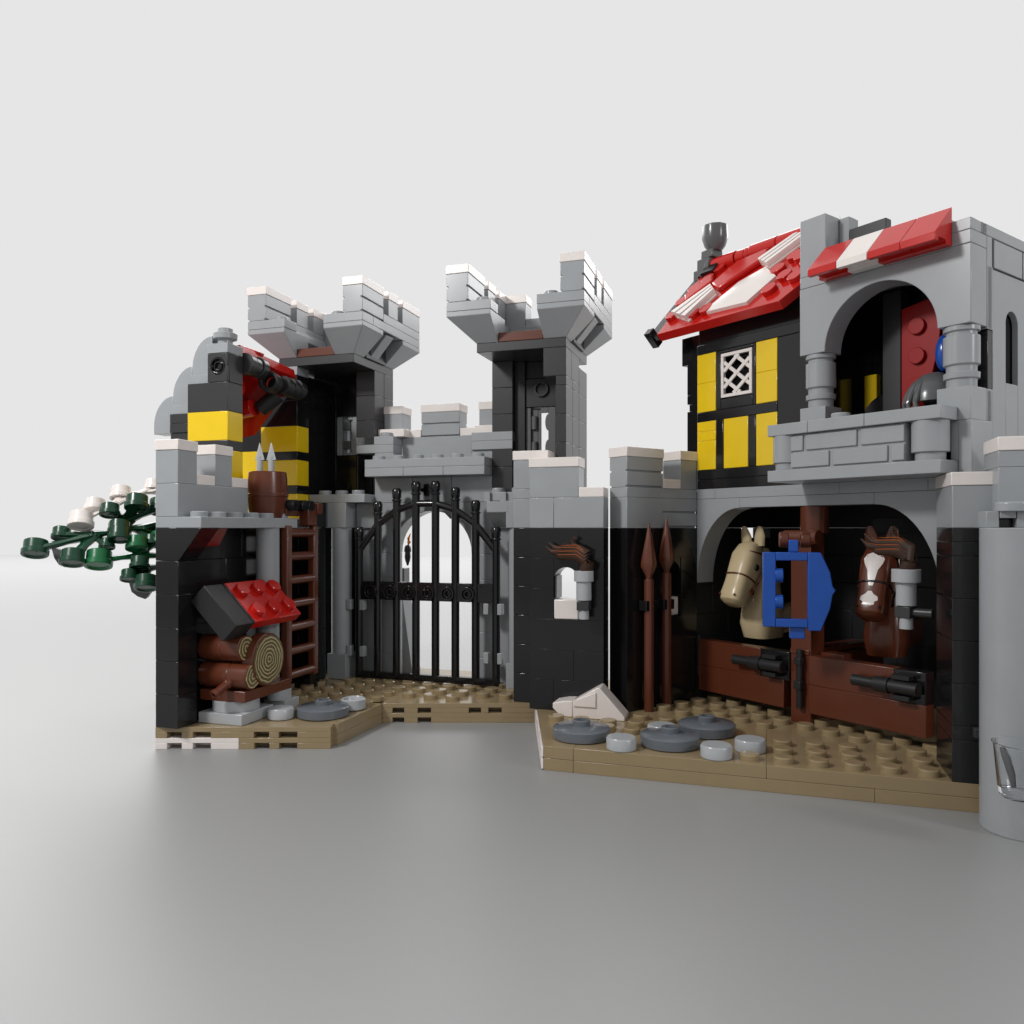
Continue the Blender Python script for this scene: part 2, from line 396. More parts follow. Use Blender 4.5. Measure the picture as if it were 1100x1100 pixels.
mb = MB().box(-14, -13, -2, 2, 7.6, 8.8); mb.box(-14, -13, -2, -1, 8.8, 10); mb.box(-14, -13, 0, 1, 8.8, 10)
lw.part('parapet', 'gray', mb)
for w, z in ((-2, 10), (-1, 8.8), (0, 10), (1, 8.8)):
    e = .03 if z == 10 else 0
    mb = MB().box(-14-e, -13+e, w-e, w+1+e, z, z+.38); lw.part('cap', 'white', mb)

# ================================================================== LEFT HALF-TIMBERED RUIN behind it
hr = Thing('half_timbered_ruin', 'ruined yellow and black half-timbered gable with curved gray steps behind left wall', 'ruin', 'G', (-14, 5, 7.2))
mb = MB().box(-16, -14, 2, 3, 10.8, 12); mb.box(-16, -14, 2, 3, 9.2, 10.4); mb.box(-16, -14, 2, 3, 7.6, 8.8); hr.part('yellow_panel', 'yellow', mb)
mb = MB().box(-16, -14, 2, 3, 12, 13.2); mb.box(-15, -14, 2.12, 3, 13.2, 14.4); mb.box(-16, -14, 2, 3, 10.4, 10.8); mb.box(-16, -14, 2, 3, 8.8, 9.2)
# front skin of the pierced brick
cx, cz, r = -14.5, 13.86, .36
ring = [(cx+r*math.cos(t), cz+r*math.sin(t)) for t in [R(a) for a in range(0, 360, 12)]]
outer = [(-14.99, 13.21), (-14.01, 13.21), (-14.01, 14.39), (-14.99, 14.39)]
half1 = [(-14.99, 13.86)]+[(-14.99, 13.21), (-14.01, 13.21), (-14.01, 13.86)]+[(cx+r*math.cos(R(a)), cz+r*math.sin(R(a))) for a in range(0, -181, -12)]
half2 = [(-14.01, 13.86), (-14.01, 14.39), (-14.99, 14.39), (-14.99, 13.86)]+[(cx+r*math.cos(R(a)), cz+r*math.sin(R(a))) for a in range(180, -1, -12)]
mb.prism(half1, 'w', 2.0, 2.121); mb.prism(half2, 'w', 2.0, 2.121)
mb.box(-17, -16, 2.1, 3, 11.6, 12, .01); mb.box(-17, -16, 2.1, 3, 11.2, 11.6); mb.box(-17, -16, 2.15, 3, 10.8, 11.2)
hr.part('timber', 'soft', mb)
hr.part('pin_hole', 'black', MB().ring((-14.5, 1.99, 13.86), (0, 1, 0), .355, .30, .12).cone((-14.5, 2.115, 13.86), (-14.5, 2.119, 13.86), .34, .34).box(-14.84, -14.72, 2.0, 2.11, 13.83, 13.9, 0).ring((-14.5, 2.02, 13.86), (0, 1, 0), .2, .15, .09), 0)
def curved(mb, u0, z0, h=1.6, w0=2.3, w1=3.0):
    mb.prism([(u0, z0)]+[(u0+1-math.cos(R(a)), z0+.35+(h-.35)*math.sin(R(a))) for a in range(0, 91, 9)]+[(u0+1, z0)], 'w', w0, w1)
mb = MB(); curved(mb, -16, 13.6); curved(mb, -17, 12.4); curved(mb, -18, 11.2)
mb.box(-16, -15, 2.2, 3, 13.2, 13.6); mb.box(-17, -16, 2.2, 3, 12.0, 12.4); mb.box(-15, -14, 2, 3, 14.4, 14.8)
hr.part('stepped_gable', 'gray', mb)
mb = MB().lathe(-14.5, 2.5, [(.30, 14.8), (.30, 15.0), (.47, 15.05), (.49, 15.28), (.30, 15.32), (.30, 15.5), (.0, 15.5)]); hr.part('finial', 'gray', mb, .015)
mb = MB().box(-16, -14, 7, 8, 10.8, 12); mb.box(-16, -14, 7, 8, 9.2, 10.4); mb.box(-16, -14, 7, 8, 7.6, 8.8); mb.box(-18, -16, 7.4, 8, 7.6, 10.9)
hr.part('yellow_panel', 'yellow', mb)
mb = MB().box(-16, -14, 7, 8, 12, 13.2); mb.box(-16, -14, 7, 8, 13.2, 14.4); mb.box(-16, -14, 7, 8, 10.4, 10.8); mb.box(-16, -14, 7, 8, 8.8, 9.2); mb.box(-18, -16, 7.4, 8, 10.9, 12.2)
hr.part('timber', 'black', mb)
mb = MB().box(-15.2, -14, 7, 8, 14.4, 14.8); hr.part('lintel', 'gray', mb)
mb = MB().box(-18.5, -16.2, 7.6, 8, 12.2, 13.2); hr.part('rear_wall', 'gray', mb)
# scraps of the red roof seen from inside
mb = MB().ext([(-15.2, 3.05, 14.9), (-14.2, 3.05, 14.95), (-13.9, 6.6, 14.55), (-16.1, 6.6, 12.0), (-16.9, 5.0, 11.4), (-16.2, 3.05, 12.2)], (.12, 0, -.4))
mb.cone((-14.5, 4.3, 14.75), (-14.4, 4.3, 15.0), .45, .45)
rf = hr.part('roof_scrap', 'red', mb)
mb = MB()
for w, u, z in ((3.5, -14.6, 13.2), (4.9, -14.9, 12.5), (4.3, -15.4, 11.6)): mb.cone((u-.6, w, z), (u+.05, w, z+.1), .40, .40)
hr.part('roof_studs', 'red', mb, .02, parent=rf)
mb = MB()
for k in range(3): mb.cone((-14.0, 3.05+.42*k, 14.15), (-14.0, 3.42+.42*k, 14.12), .46-.05*(k % 2), .46-.05*(k % 2))
hr.part('round_beam', 'soft', mb, .03)
mb = MB()
mb.cone((-14.7, 5.1, 12.5), (-13.95, 5.4, 13.2), .36, .36); mb.ring((-13.75, 4.75, 13.55), (.2, -1, .1), .46, .30, .5); mb.cone((-13.75, 4.8, 13.55), (-13.75, 5.2, 13.55), .3, .3)
for k in range(3): mb.cone((-13.6, 5.2+.5*k, 13.6), (-13.6, 5.62+.5*k, 13.5), .43, .43)
hr.part('round_beam', 'jet', mb, .03)

# ================================================================== TOWERS
def tower(U, W0, name_label, body):
    t = Thing('watchtower', name_label, 'tower', 'G', (U+2, W0+2, 7.2))
    body(t, U, W0)
    mb = MB().box(U, U+4, W0, W0+4, 14.8, 15.2); t.part('platform', 'soft', mb)
    mb = MB().box(U+1, U+3, W0-.02, W0+1, 15.2, 15.6); mb.box(U+1, U+3, W0+1, W0+3, 15.2, 15.5); t.part('platform_tile', 'bark', mb)
    lo, hi = 15.2, 16.4
    mb = MB()
    def invslope(a0, a1, side):            # corbels leaning outward; side in 'l','r','f','b'
        lip = .22
        if side == 'f': mb.prism([(W0, lo), (W0-1, hi-lip), (W0-1, hi), (W0+.9, hi), (W0+.9, lo)], 'u', a0, a1)
        if side == 'b': mb.prism([(W0+4, lo), (W0+5, hi-lip), (W0+5, hi), (W0+3.1, hi), (W0+3.1, lo)], 'u', a0, a1)
        if side == 'l': mb.prism([(U, lo), (U-1, hi-lip), (U-1, hi), (U+.9, hi), (U+.9, lo)], 'w', a0, a1)
        if side == 'r': mb.prism([(U+4, lo), (U+5, hi-lip), (U+5, hi), (U+3.1, hi), (U+3.1, lo)], 'w', a0, a1)
    # corner corbels as double-sided inverted slopes
    def corner(cu, cw, su, sw):
        a = lip = .22
        b = [(cu, cw, lo), (cu-su*.98, cw, lo), (cu-su*.98, cw-sw*.98, lo), (cu, cw-sw*.98, lo)]
        o = [(cu+su, cw+sw), (cu-su*.98, cw+sw), (cu-su*.98, cw-sw*.98), (cu+su, cw-sw*.98)]
        vs = b+[(x, y, hi-lip) for x, y in o]+[(x, y, hi-.008) for x, y in o]
        mb.add(vs, [(0, 1, 2, 3), (8, 9, 10, 11)]+[(i, (i+1) % 4, (i+1) % 4+4, i+4) for i in range(4)]+[(i+4, (i+1) % 4+4, (i+1) % 4+8, i+8) for i in range(4)])
    corner(U, W0, -1, -1); corner(U+4, W0, 1, -1); corner(U, W0+4, -1, 1); corner(U+4, W0+4, 1, 1)
    for (x, s) in ((U+4, 1), (U, -1)):
        q = [(x, lo+.02), (x+s*.92, hi-.1), (x+s*.6, hi), (x-s*.3, lo+.4)]
        mb.prism(q, 'w', W0+1.45, W0+2.2)
    t.part('corbel', 'gray', mb)
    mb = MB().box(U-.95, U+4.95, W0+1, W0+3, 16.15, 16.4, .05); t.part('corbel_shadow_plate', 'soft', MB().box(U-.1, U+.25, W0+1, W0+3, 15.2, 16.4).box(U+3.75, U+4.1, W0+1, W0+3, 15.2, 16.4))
    mb = MB()
    mb.box(U-1, U+1, W0-1, W0+.0, 16.4, 16.8); mb.box(U+3, U+5, W0-1, W0+0, 16.4, 16.8)
    mb.box(U-1, U+.25, W0, W0+5, 16.4, 16.8); mb.box(U+3.75, U+5, W0, W0+5, 16.4, 16.8); mb.box(U+.25, U+3.75, W0+3.8, W0+5, 16.4, 16.8)
    mb.stud(U+.5, W0-.5, 16.8); mb.stud(U+3.5, W0-.5, 16.8)
    t.part('parapet_plate', 'gray', mb)
    for a in (U-1, U+4):
        mb = MB()
        mb.box(a+.0, a+1, W0+1.0, W0+5, 16.8, 17.2)
        # front merlon: two courses with deep grooves
        mb.prism(notched(a+.004, a+.996, 16.8, 18.0), 'w', W0-1, W0+1)
        mb.box(a, a+1, W0+1.5, W0+2.5, 17.2, 18); mb.box(a, a+1, W0+3, W0+5, 17.2, 18)
        t.part('parapet', 'gray', mb)
        for w0, w1 in ((-1, 1), (1.5, 2.5), (3, 5)):
            mb = MB().box(a-.03, a+1.03, W0+w0-.03, W0+w1+.03, 18.0, 18.38); t.part('cap', 'white', mb)
    mb = MB().box(U, U+1, W0+4, W0+5, 16.8, 18).box(U+1, U+4, W0+4, W0+5, 16.8, 17.2); t.part('parapet', 'gray', mb)
    mb = MB().box(U, U+1.03, W0+4-.03, W0+5, 18, 18.38); t.part('cap', 'white', mb)
    return t
def slit(mb, u0, u1, w0, w1, z0, z1):
    """loophole panel: frame with an open slot whose right edge is scalloped, a grooved post left of it"""
    L_ = u1-u0; h = z1-z0; a = u0+L_*.26; b = u0+L_*.44; c = u0+L_*.54; d = u0+L_*.76
    mb.box(u0, a, w0, w1, z0, z1, .004); mb.box(a, b, w0+.15, w1, z0, z1, .004)
    for zz in (z0+h*.27, z0+h*.73): mb.cone(((a+b)/2, w0+.12, zz-h*.12), ((a+b)/2, w0+.12, zz+h*.12), L_*.085, L_*.085, 20)
    mb.box(b, c-.02, w1-.08, w1, z0, z1, .0); mb.box(c, d, w0, w1, z0, z0+h*.07, 0); mb.box(c, d, w0, w1, z1-h*.09, z1, 0)
    pts = [(u1, z0), (u1, z1), (d, z1)]
    for zz in (z0+h*.73, z0+h*.27):
        pts += [(d, zz+h*.15)]+[(d-L_*.09*math.sin(R(q)), zz+h*.15*math.cos(R(q))) for q in range(20, 161, 20)]+[(d, zz-h*.15)]
    pts += [(d, z0)]; mb.prism(pts, 'w', w0, w1)
def bodyL(t, U, W0):
    mb = MB()
    for z in (11.2, 12.4, 13.6): mb.box(U+3, U+4, W0+2, W0+3, z, z+1.2); mb.box(U+3.35, U+4, W0+3, W0+4, z, z+1.2)
    mb.box(U+3.3, U+4, W0+3.1, W0+4, 7.2, 11.2)
    t.part('post', 'soft', mb)
    mb = MB().bricks_u(U, U+1.3, W0+3, W0+4, 7.2, 14.8, 2, off=1); mb.box(U+2.45, U+3.3, W0+3, W0+4, 7.2, 14.8); mb.box(U+1.3, U+2.45, W0+3, W0+4, 12.8, 14.8); mb.box(U+1.3, U+2.45, W0+3, W0+4, 7.2, 10.85)
    mb.box(U-.8, U+.2, W0+1.2, W0+4, 7.2, 14.75); mb.box(U+2.9, U+3.0, W0+2.2, W0+3, 8.8, 14.8)
    t.part('wall', 'black', mb)
    mb = MB(); slit(mb, U+1.3, U+2.45, W0+3.1, W0+3.7, 10.85, 12.8); t.part('loophole', 'gray', mb, .015)
    mb = MB().ring((U+1.2, W0+3, 13.6), (0, -1, 0), .34, .25, .1).ring((U+.5, W0+3, 13.6), (0, -1, 0), .34, .25, .1).ring((U+1.1, W0+3, 9.2), (0, -1, 0), .34, .25, .1).ring((U+1.8, W0+3, 9.2), (0, -1, 0), .34, .25, .1)
    t.part('ring_studs', 'black', mb, 0)
    for z in (11.35, 12.3):
        t.part('loophole_boss', 'dgray', MB().box(U+1.7, U+2.12, W0+3.0, W0+3.12, z-.22, z+.22), .06)
def bodyR(t, U, W0):
    mb = MB()
    for z in (8.8, 10.0, 11.2, 12.4, 13.6): mb.box(U, U+1, W0+2, W0+3, z, z+1.2)
    for z in (7.2, 8.4, 9.6): mb.box(U, U+.8, W0+2.1, W0+3, z, z+1.2)
    mb.box(U+3, U+4, W0, W0+1, 13.6, 14.8)
    z = 7.2
    while z < 13.5:
        mb.box(U+3.55, U+4, W0, W0+1.2, z, min(z+1.2, 13.6)); mb.box(U+3.2, U+4, W0+1.2, W0+2.4, z, min(z+1.2, 13.6)); z += 1.2
    for z, a in ((7.2, 0), (8.4, 1), (9.6, 0), (10.8, 1), (12.0, 0), (13.2, 1)):
        mb.box(U+3.2, U+4, W0+2.4, W0+4, z, min(z+1.2, 14.8))
    mb.box(U+3.2, U+4, W0+1, W0+2.4, 13.6, 14.8)
    t.part('post', 'soft', mb)
    mb = MB().box(U+1.45, U+3.2, W0+2.4, W0+2.9, 12.7, 14.0); mb.box(U+.9, U+1.4, W0+2.9, W0+3.4, 7.2, 14.8); mb.box(U+1.4, U+3.2, W0+2.5, W0+3.2, 14.02, 14.8); mb.box(U+1.2, U+3.2, W0+2.4, W0+3, 7.2, 10.15)
    t.part('wall', 'jet', mb)
    mb = MB().ring((U+2.25, W0+2.4, 13.5), (0, -1, 0), .34, .25, .12).ring((U+1.2, W0+2.9, 13.5), (0, -1, 0), .34, .25, .12); t.part('ring_studs', 'jet', mb, 0)
    mb = MB(); slit(mb, U+1.3, U+2.95, W0+2.45, W0+2.7, 10.15, 12.68); t.part('loophole', 'mid', mb, .015)
    mb = MB().box(U+.99, U+1.5, W0+2.3, W0+3.9, 7.2, 14.8); t.part('inner_wall', 'jet', mb)
tower(-15, 7, 'left gate tower with gray corbelled battlements over a black room, beside the yellow ruin', bodyL)
tower(-5, 7, 'right gate tower with gray corbelled battlements on dark posts, above the black curtain wall', bodyR)

# ================================================================== GATEHOUSE
gh = Thing('gatehouse', 'gray arched gateway with a studded ledge and battlement above, between the two towers', 'gatehouse', 'G', (-8, 9.5, 0))
mb = MB()
arc = [(-8+2*math.cos(R(a)), 6+2*math.sin(R(a))) for a in range(0, 181, 9)]
def course(u0, u1, z0, z1): mb.box(u0, u1, 9, 10, z0, z1)
mb.prism([(-11, 6.01), (-10, 6.0)]+arc[::-1]+[(-6, 6.0), (-5, 6.01), (-5, 8.39), (-11, 8.39)], 'w', 9.0, 10)
for z in (0, 1.2, 2.4, 3.6, 4.8): course(-11, -10, z, z+1.2); course(-6, -5, z, z+1.2)
course(-11, -9, 8.4, 9.6); course(-9, -7, 8.4, 9.6); course(-7, -5, 8.4, 9.6)
gh.part('arch_wall', 'gray', mb)
mb = MB(); mb.box(-12, -11, 9, 10, 7.2, 8.4); mb.box(-5, -4, 9, 10, 7.2, 8.4); mb.box(-12, -11, 9.2, 10, 0, 7.2); mb.box(-5, -4, 9.2, 10, 0, 7.2)
mb.prism([(8.0, 8.38), (8.0, 7.9), (9, 7.2), (9, 8.38)], 'u', -4.9, -3.9)
gh.part('side_wall', 'gray', mb)
gh.part('back_wall', 'black', MB().box(-14, -12, 9.02, 9.5, 0, 8.4))
gh.part('keystone', 'dgray', MB().prism([(-7.95, 8.0), (-7.2, 8.0), (-7.55, 7.62)], 'w', 10.2, 10.5))
mb = MB()
for a, b in ((-11, -9), (-9, -7), (-7, -5)): mb.box(a, b, 8, 9, 9.6, 10.0)
mb.box(-11, -5, 8, 9, 10, 10.4); mb.box(-11, -5, 9, 10, 9.6, 10.4)
lg = gh.part('ledge', 'gray', mb)
studs(gh, [(-10.5+i, 8.5, 10.4) for i in range(6)], 'gray', lg)
mb = MB().box(-10, -6.35, 9.95, 10.95, 10.4, 11.6); mb.box(-12, -10, 9, 10, 10.8, 11.2); mb.box(-12, -10, 9, 10, 11.2, 11.6); mb.box(-11, -10, 9, 10, 10.4, 10.8)
mb.box(-6, -4, 8.97, 10, 10.8, 11.2); mb.box(-6, -4, 8.97, 10, 11.2, 11.6); mb.box(-6, -5, 9.1, 10, 10.4, 10.8); mb.stud(-10.5, 9.3, 11.6)
mb.box(-11, -10, 10, 11, 11.6, 12.8); mb.prism(notched(10.004, 10.996, 11.6, 12.8), 'u', -8.996, -7.004); mb.box(-6, -5, 10, 11, 11.6, 12.8); mb.box(-11, -5, 10, 11, 11.2, 11.6)
gh.part('battlement', 'gray', mb)
for a, b, w0, w1, z in ((-11.03, -9.97, 9.97, 11, 12.8), (-9.03, -6.97, 9.97, 11.03, 12.8), (-6.03, -5, 9.97, 11, 12.8), (-10, -9.02, 10, 11, 11.6), (-6.98, -6, 10, 11, 11.6), (-11, -9.6, 9.35, 10, 11.6), (-6, -5, 9.35, 10, 11.6)):
    mb = MB().box(a, b, w0, w1, z, z+.38); gh.part('cap', 'white', mb)
for u in (-12.5, -3.5):
    mb = MB().lathe(u, 8.5, [(.49, 1.2), (.49, 7.2)]); gh.part('column', 'gray', mb, .015)
    mb = MB().box(u-.5, u+.5, 8, 9, 0, 1.2); mb.box(u-.5, u+.5, 8, 9, 7.2, 8.4); gh.part('column_block', 'gray', mb)
mb = MB().box(-14, -11, 8, 9, 8.4, 8.8); mb.box(-13.8, -13, 8.1, 9, 7.2, 8.4)
for u in (-13.4, -12.5, -11.6): mb.stud(u, 8.5, 8.8)
mb.box(-14, -11, 9, 10, 8.4, 8.8); gh.part('side_plate', 'gray', mb)
mb = MB().box(-5, -3, 8.2, 9, 8.4, 8.8)
for u in (-4.55, -3.6): mb.stud(u, 8.6, 8.8)
mb.box(-5.05, -4.75, 8.05, 8.2, 8.35, 8.8); mb.box(-4.3, -4.0, 8.05, 8.2, 8.35, 8.8); gh.part('side_plate', 'gray', mb)
mb = MB().box(-8.32, -8.12, 8.8, 9.0, 8.70, 9.25, .0).box(-8.48, -7.96, 8.8, 9.0, 8.89, 9.06, 0); gh.part('axle_end', 'black', mb, .01)
# the barred gate: two leaves in front of the arch
gu = [-11.45+i*.985 for i in range(8)]; gw = 8.32
tops = [7.25, 8.45, 9.05, 9.35, 9.35, 9.05, 8.45, 7.25]; band = [6.15, 7.35, 8.02, 8.32, 8.32, 8.02, 7.35, 6.15]
mb = MB()
for u, zt in zip(gu, tops):
    mb.lathe(u, gw, [(.185, .25), (.185, zt-.62), (.23, zt-.60), (.23, zt-.54), (.17, zt-.50), (.21, zt-.42), (.225, zt-.12), (.15, zt), (0, zt)], 20)
mb.box(gu[0]-.15, gu[-1]+.15, gw-.16, gw+.16, .12, .42)
gate = gh.part('gate', 'black', mb, .01)
mb = MB()
pts = [(gu[i], gw, band[i]) for i in range(8)]; fine = []
for i in range(7):
    for k in range(4): fine.append(tuple(Vector(pts[i]).lerp(Vector(pts[i+1]), k/4)))
fine.append(pts[-1]); mb.tube(fine, .17, 10)
for u in (gu[0], gu[-1]): pass
gh.part('gate_arch_band', 'black', mb, 0, parent=gate)
mb = MB().box(gu[0]-.1, -7.99, gw-.12, gw+.12, 3.83, 4.68); mb.box(-7.98, gu[-1]+.1, gw-.12, gw+.12, 3.83, 4.68)
for i in range(6):
    u = gu[i]+.95 if i < 3 else gu[i+1]-.05+.0
for px_u in (-10.72, -9.73, -8.76, -7.80, -6.82, -5.84):
    mb.ring((px_u, gw-.12, 4.2), (0, -1, 0), .33, .24, .2); mb.ring((px_u, gw-.12, 4.2), (0, -1, 0), .19, .12, .17)
for k in range(13): mb.cone((-11.3+k*.55, gw-.12, 4.58), (-11.3+k*.55, gw-.15, 4.58), .045, .04, 12)
gh.part('crossbar', 'black', mb, .012, parent=gate)
for u in (-11.95, -11.25, -5.0, -4.35):
    for z in (1.35, 3.55):
        gh.part('hinge', 'gray', MB().box(u-.13, u+.13, gw-.16, gw+.16, z-.25, z+.25), .03, parent=gate)

# a small torch standing far behind the gate, just seen through the arch
t = Thing('torch', 'tiny dark torch with an orange flame seen through the gate bars', 'torch', 'G', (-11.6, 14, 5))
ux = -.42
mb = MB().lathe(-11.22+ux, 14, [(.05, 5.15), (.09, 5.3), (.13, 5.4), (.17, 5.6), (.15, 5.85), (.2, 5.92), (.18, 6.12), (.12, 6.25)], 16); t.part('holder', 'black', mb, 0)
mb = MB().tube([(-11.20+ux, 14, 6.2), (-11.14+ux, 14, 6.42), (-11.18+ux, 14, 6.6), (-11.05+ux, 14, 6.9)], [.10, .12, .08, .02]); t.part('flame', 'flame', mb, 0)
mb = MB().box(-12.4, -11.8, 13.9, 14.6, -.8, 5.0); t.part('post', 'dgray', mb)
# leaning gray slope behind the gate
mb = MB().prism([(-10.9, -.8), (-9.55, -.8), (-10.3, 4.4), (-10.9, 4.4)], 'w', 10.4, 11.4)
solo('sloped_buttress', 'gray sloping buttress behind the left side of the gate opening', 'buttress', 'G', (-10.3, 10.9, -.8), 'gray', mb)

# ================================================================== CURTAIN WALL beside the gate (module G)
cw = Thing('curtain_wall', 'black brick wall with light gray battlement and an arched loophole, left of the narrow gap', 'wall', 'G', (-.5, 5.5, 0))
mb = MB()
def row(z, cuts):
    for a, b in zip(cuts, cuts[1:]):
        mb.box(a, b, 5, 6, z, z+1.2)
row(0, [-2, -1.02, 1]); row(1.2, [-2, -.2, 1]); row(2.4, [-2, 1])
mb.box(-2, -1, 5, 6, 3.6, 4.8); mb.box(0, 1, 5, 6, 3.6, 4.8); mb.box(-2, -1, 5, 6, 4.8, 6.0); mb.box(0, 1, 5, 6, 4.8, 6.0)
ar = [(-.5+.5*math.cos(R(a)), 5.15+.5*math.sin(R(a))) for a in range(180, -1, -12)]
mb.prism([(-.999, 5.999), (-.999, 5.15)]+ar[1:-1]+[(-.001, 5.15), (-.001, 5.999)], 'w', 5.008, 5.992)
mb.box(-2, 0, 5, 6, 6.0, 7.2); mb.box(0, 1, 5, 6, 6.0, 7.2)
mb.box(-1, 0, 5.25, 5.9, 3.6, 3.9)
cw.part('wall', 'black', mb)
mb = MB()
for z in (0, 1.2, 2.4, 3.6, 4.8, 6.0): mb.box(-3, -2.0, 6, 7, z, z+1.2)
mb.box(-3, -2, 7, 9, 0, 7.2); cw.part('side_wall', 'black', mb)
mb = MB().box(-1, 0, 5.0, 5.9, 3.6, 4.38); cw.part('loophole_sill', 'white', mb, .05)
mb = MB().box(-.98, -.9, 5.1, 5.95, 4.4, 5.3); cw.part('loophole_jamb', 'dgray', mb, .01)
mb = MB().box(-2, -1, 5, 6, 7.2, 8.4); mb.box(-1, 1, 5, 6, 7.2, 8.4); mb.box(-2, 0, 5, 6, 8.4, 9.6)
mb.box(-3, -2, 6, 7, 7.2, 8.4); mb.box(-3, -2, 6, 7, 8.4, 8.8); mb.box(-3, -2, 6, 7, 8.8, 10); mb.box(-2, -1.2, 6, 7, 7.2, 10)
cw.part('battlement', 'gray', mb)
for a, b, c, d, z in ((-2.03, .03, 4.97, 6.03, 9.6), (-.0, 1.0, 5, 6, 8.4), (-3.03, -1.5, 5.97, 7.03, 10)):
    cw.part('cap', 'white', MB().box(a, b, c, d, z, z+.38))

def torch(f, u, w, ztop, label, bend, clipdir, rr=.375):
    t = Thing('torch', label, 'torch', f, (u, w, ztop-2))
    mb = MB().lathe(u, w, [(.2, ztop-1.85), (.185, ztop-1.15), (.215, ztop-1.14), (.29, ztop-1.12), (.29, ztop-.42), (rr, ztop-.40), (rr, ztop), (rr-.03, ztop+.01), (.30, ztop-.05), (0, ztop-.05)], 32)
    t.part('holder', 'silver', mb, .012)
    du, dw = clipdir
    mb = MB().box(u-.24, u+.24, w-.24, w+.24, ztop-1.5, ztop-1.15); mb.tube([(u, w, ztop-1.32), (u+du, w+dw, ztop-1.32)], .14); t.part('clip', 'soft', mb, .02)
    B = Vector(bend)             # horizontal drift direction of the flame
    def P(a, h, off=0): return Vector((u, w, ztop-.05))+B*a+Vector((0, 0, h))+Vector((B.y, -B.x, 0))*off
    mb = MB()
    for dh, k in ((0, 1), (.16, .92), (-.15, .8)):
        mb.tube([P(-.02, 0), P(-.16, .28+dh*.4), P(-.06, .55+dh*.8), P(.22, .72+dh*.8), P(.58, .74+dh*.8), P(.95, .72+dh*.8), P(1.32*k, .76+dh), P(1.58*k, .98+dh)], [.24, .26, .25, .21, .17, .14, .09, .02], 12, .6)
    mb.tube([P(.05, .5), P(.22, .85), P(.42, 1.02), P(.50, 1.18), P(.42, 1.30), P(.30, 1.26)], [.14, .16, .13, .1, .09, .05], 12, .6)
    fb = t.part('flame', 'smoke', mb, 0)
    mb = MB()
    for dh, k, of in ((.05, 1, -.12), (.23, .9, -.12), (-.12, .8, -.12), (.33, .5, -.1)):
        mb.tube([P(.02, .1, of), P(-.12, .33+dh*.4, of), P(-.02, .58+dh*.8, of), P(.25, .77+dh*.8, of), P(.62, .76+dh*.8, of), P(.95, .75+dh*.8, of), P(1.3*k, .80+dh, of)], [.010, .020, .022, .022, .02, .016, .006], 8)
    t.part('flame_streaks', 'orange', mb, 0, parent=fb)
torch('G', .33, 4.5, 5.55, 'light gray torch with smoky brown flame beside the arched loophole', (-1, .1, 0), (0, .7))

# ================================================================== CURTAIN WALL with spears (module S)
sw = Thing('curtain_wall', 'dark wall with grooved gray battlement behind two brown spears, joined to the stable', 'wall', 'S', (-.5, -2, 0))
mb = MB(); k = 0
for z in (0, 1.2, 2.4, 3.6, 4.8, 6.0):
    if z in (3.6, 4.8): mb.box(-1, 0, -4, -2, z, z+1.2); mb.box(-1, 0, -.95, 0, z, z+1.2)
    else:
        c = -2 if k % 2 else -3; mb.box(-1, 0, -4, c, z, z+1.2); mb.box(-1, 0, c, 0, z, z+1.2)
    k += 1
a2 = [(-1.5+.5*math.cos(R(a)), 5.35+.5*math.sin(R(a))) for a in range(180, -1, -12)]
mb.prism([(-1.999, 5.999), (-1.999, 5.35)]+a2[1:-1]+[(-1.001, 5.35), (-1.001, 5.999)], 'u', -.99, -.01)
mb.box(-.9, -.6, -2, -.95, 4.4, 6.0)
sw.part('wall', 'black', mb)
sw.part('loophole_sill', 'white', MB().box(-.85, -.08, -1.98, -1.02, 3.62, 4.38), .05)
mb = MB().box(-1, 0, -4, -2, 7.2, 8.4); mb.prism(notched(-.996, -.004, 7.2, 8.4), 'w', -2.0, -.004); mb.box(-1, 0, -4, 0, 8.4, 8.8)
mb.prism(notched(-.996, -.004, 8.8, 10.0), 'w', -3.996, -2.0); mb.box(-1, 0, -1, 0, 8.8, 10)
mb.box(-1.6, -1, -3.4, -2, 7.2, 8.0)
sw.part('battlement', 'gray', mb)
for w0, w1, z in ((-4.03, -1.97, 10), (-1.03, .03, 10), (-2, -1, 8.8)): sw.part('cap', 'white', MB().box(-1.03, .03, w0, w1, z, z+.38))
def spear(u, w, zt, label, zb=0):
    t = Thing('spear', label, 'spear', 'S', (u, w, zb), group='brown spears against the wall')
    t.part('shaft', 'bark', MB().lathe(u, w, [(.19, zb), (.19, zt-2.3), (.16, zt-2.2)], 24), .012)
    mb = MB(); h = [(.10, zt-2.35), (.14, zt-2.1), (.34, zt-1.72), (.34, zt-1.55), (.13, zt-.5), (.02, zt)]
    vs = []; nn = 8
    for r, z in h:
        for i in range(nn):
            q = 2*math.pi*i/nn+R(22.5); rr = r*(1 if i % 2 else .92)
            vs.append((u+rr*math.cos(q), w+rr*math.sin(q), z))
    mb.add(vs, [tuple(range(nn-1, -1, -1)), tuple(range(nn*(len(h)-1), nn*len(h)))]+[(j*nn+i, j*nn+(i+1) % nn, (j+1)*nn+(i+1) % nn, (j+1)*nn+i) for j in range(len(h)-1) for i in range(nn)])
    t.part('spearhead', 'bark', mb, .012)
    t.part('clip', 'black', MB().box(u-.26, u+.15, w-.3, w+.3, 3.95, 4.35), .02)
spear(.32, -3.12, 7.4, 'brown spear leaning nearest the wall corner, left of the two')
spear(.32, -2.14, 7.62, 'brown spear on the right, the taller one nearer the stable')

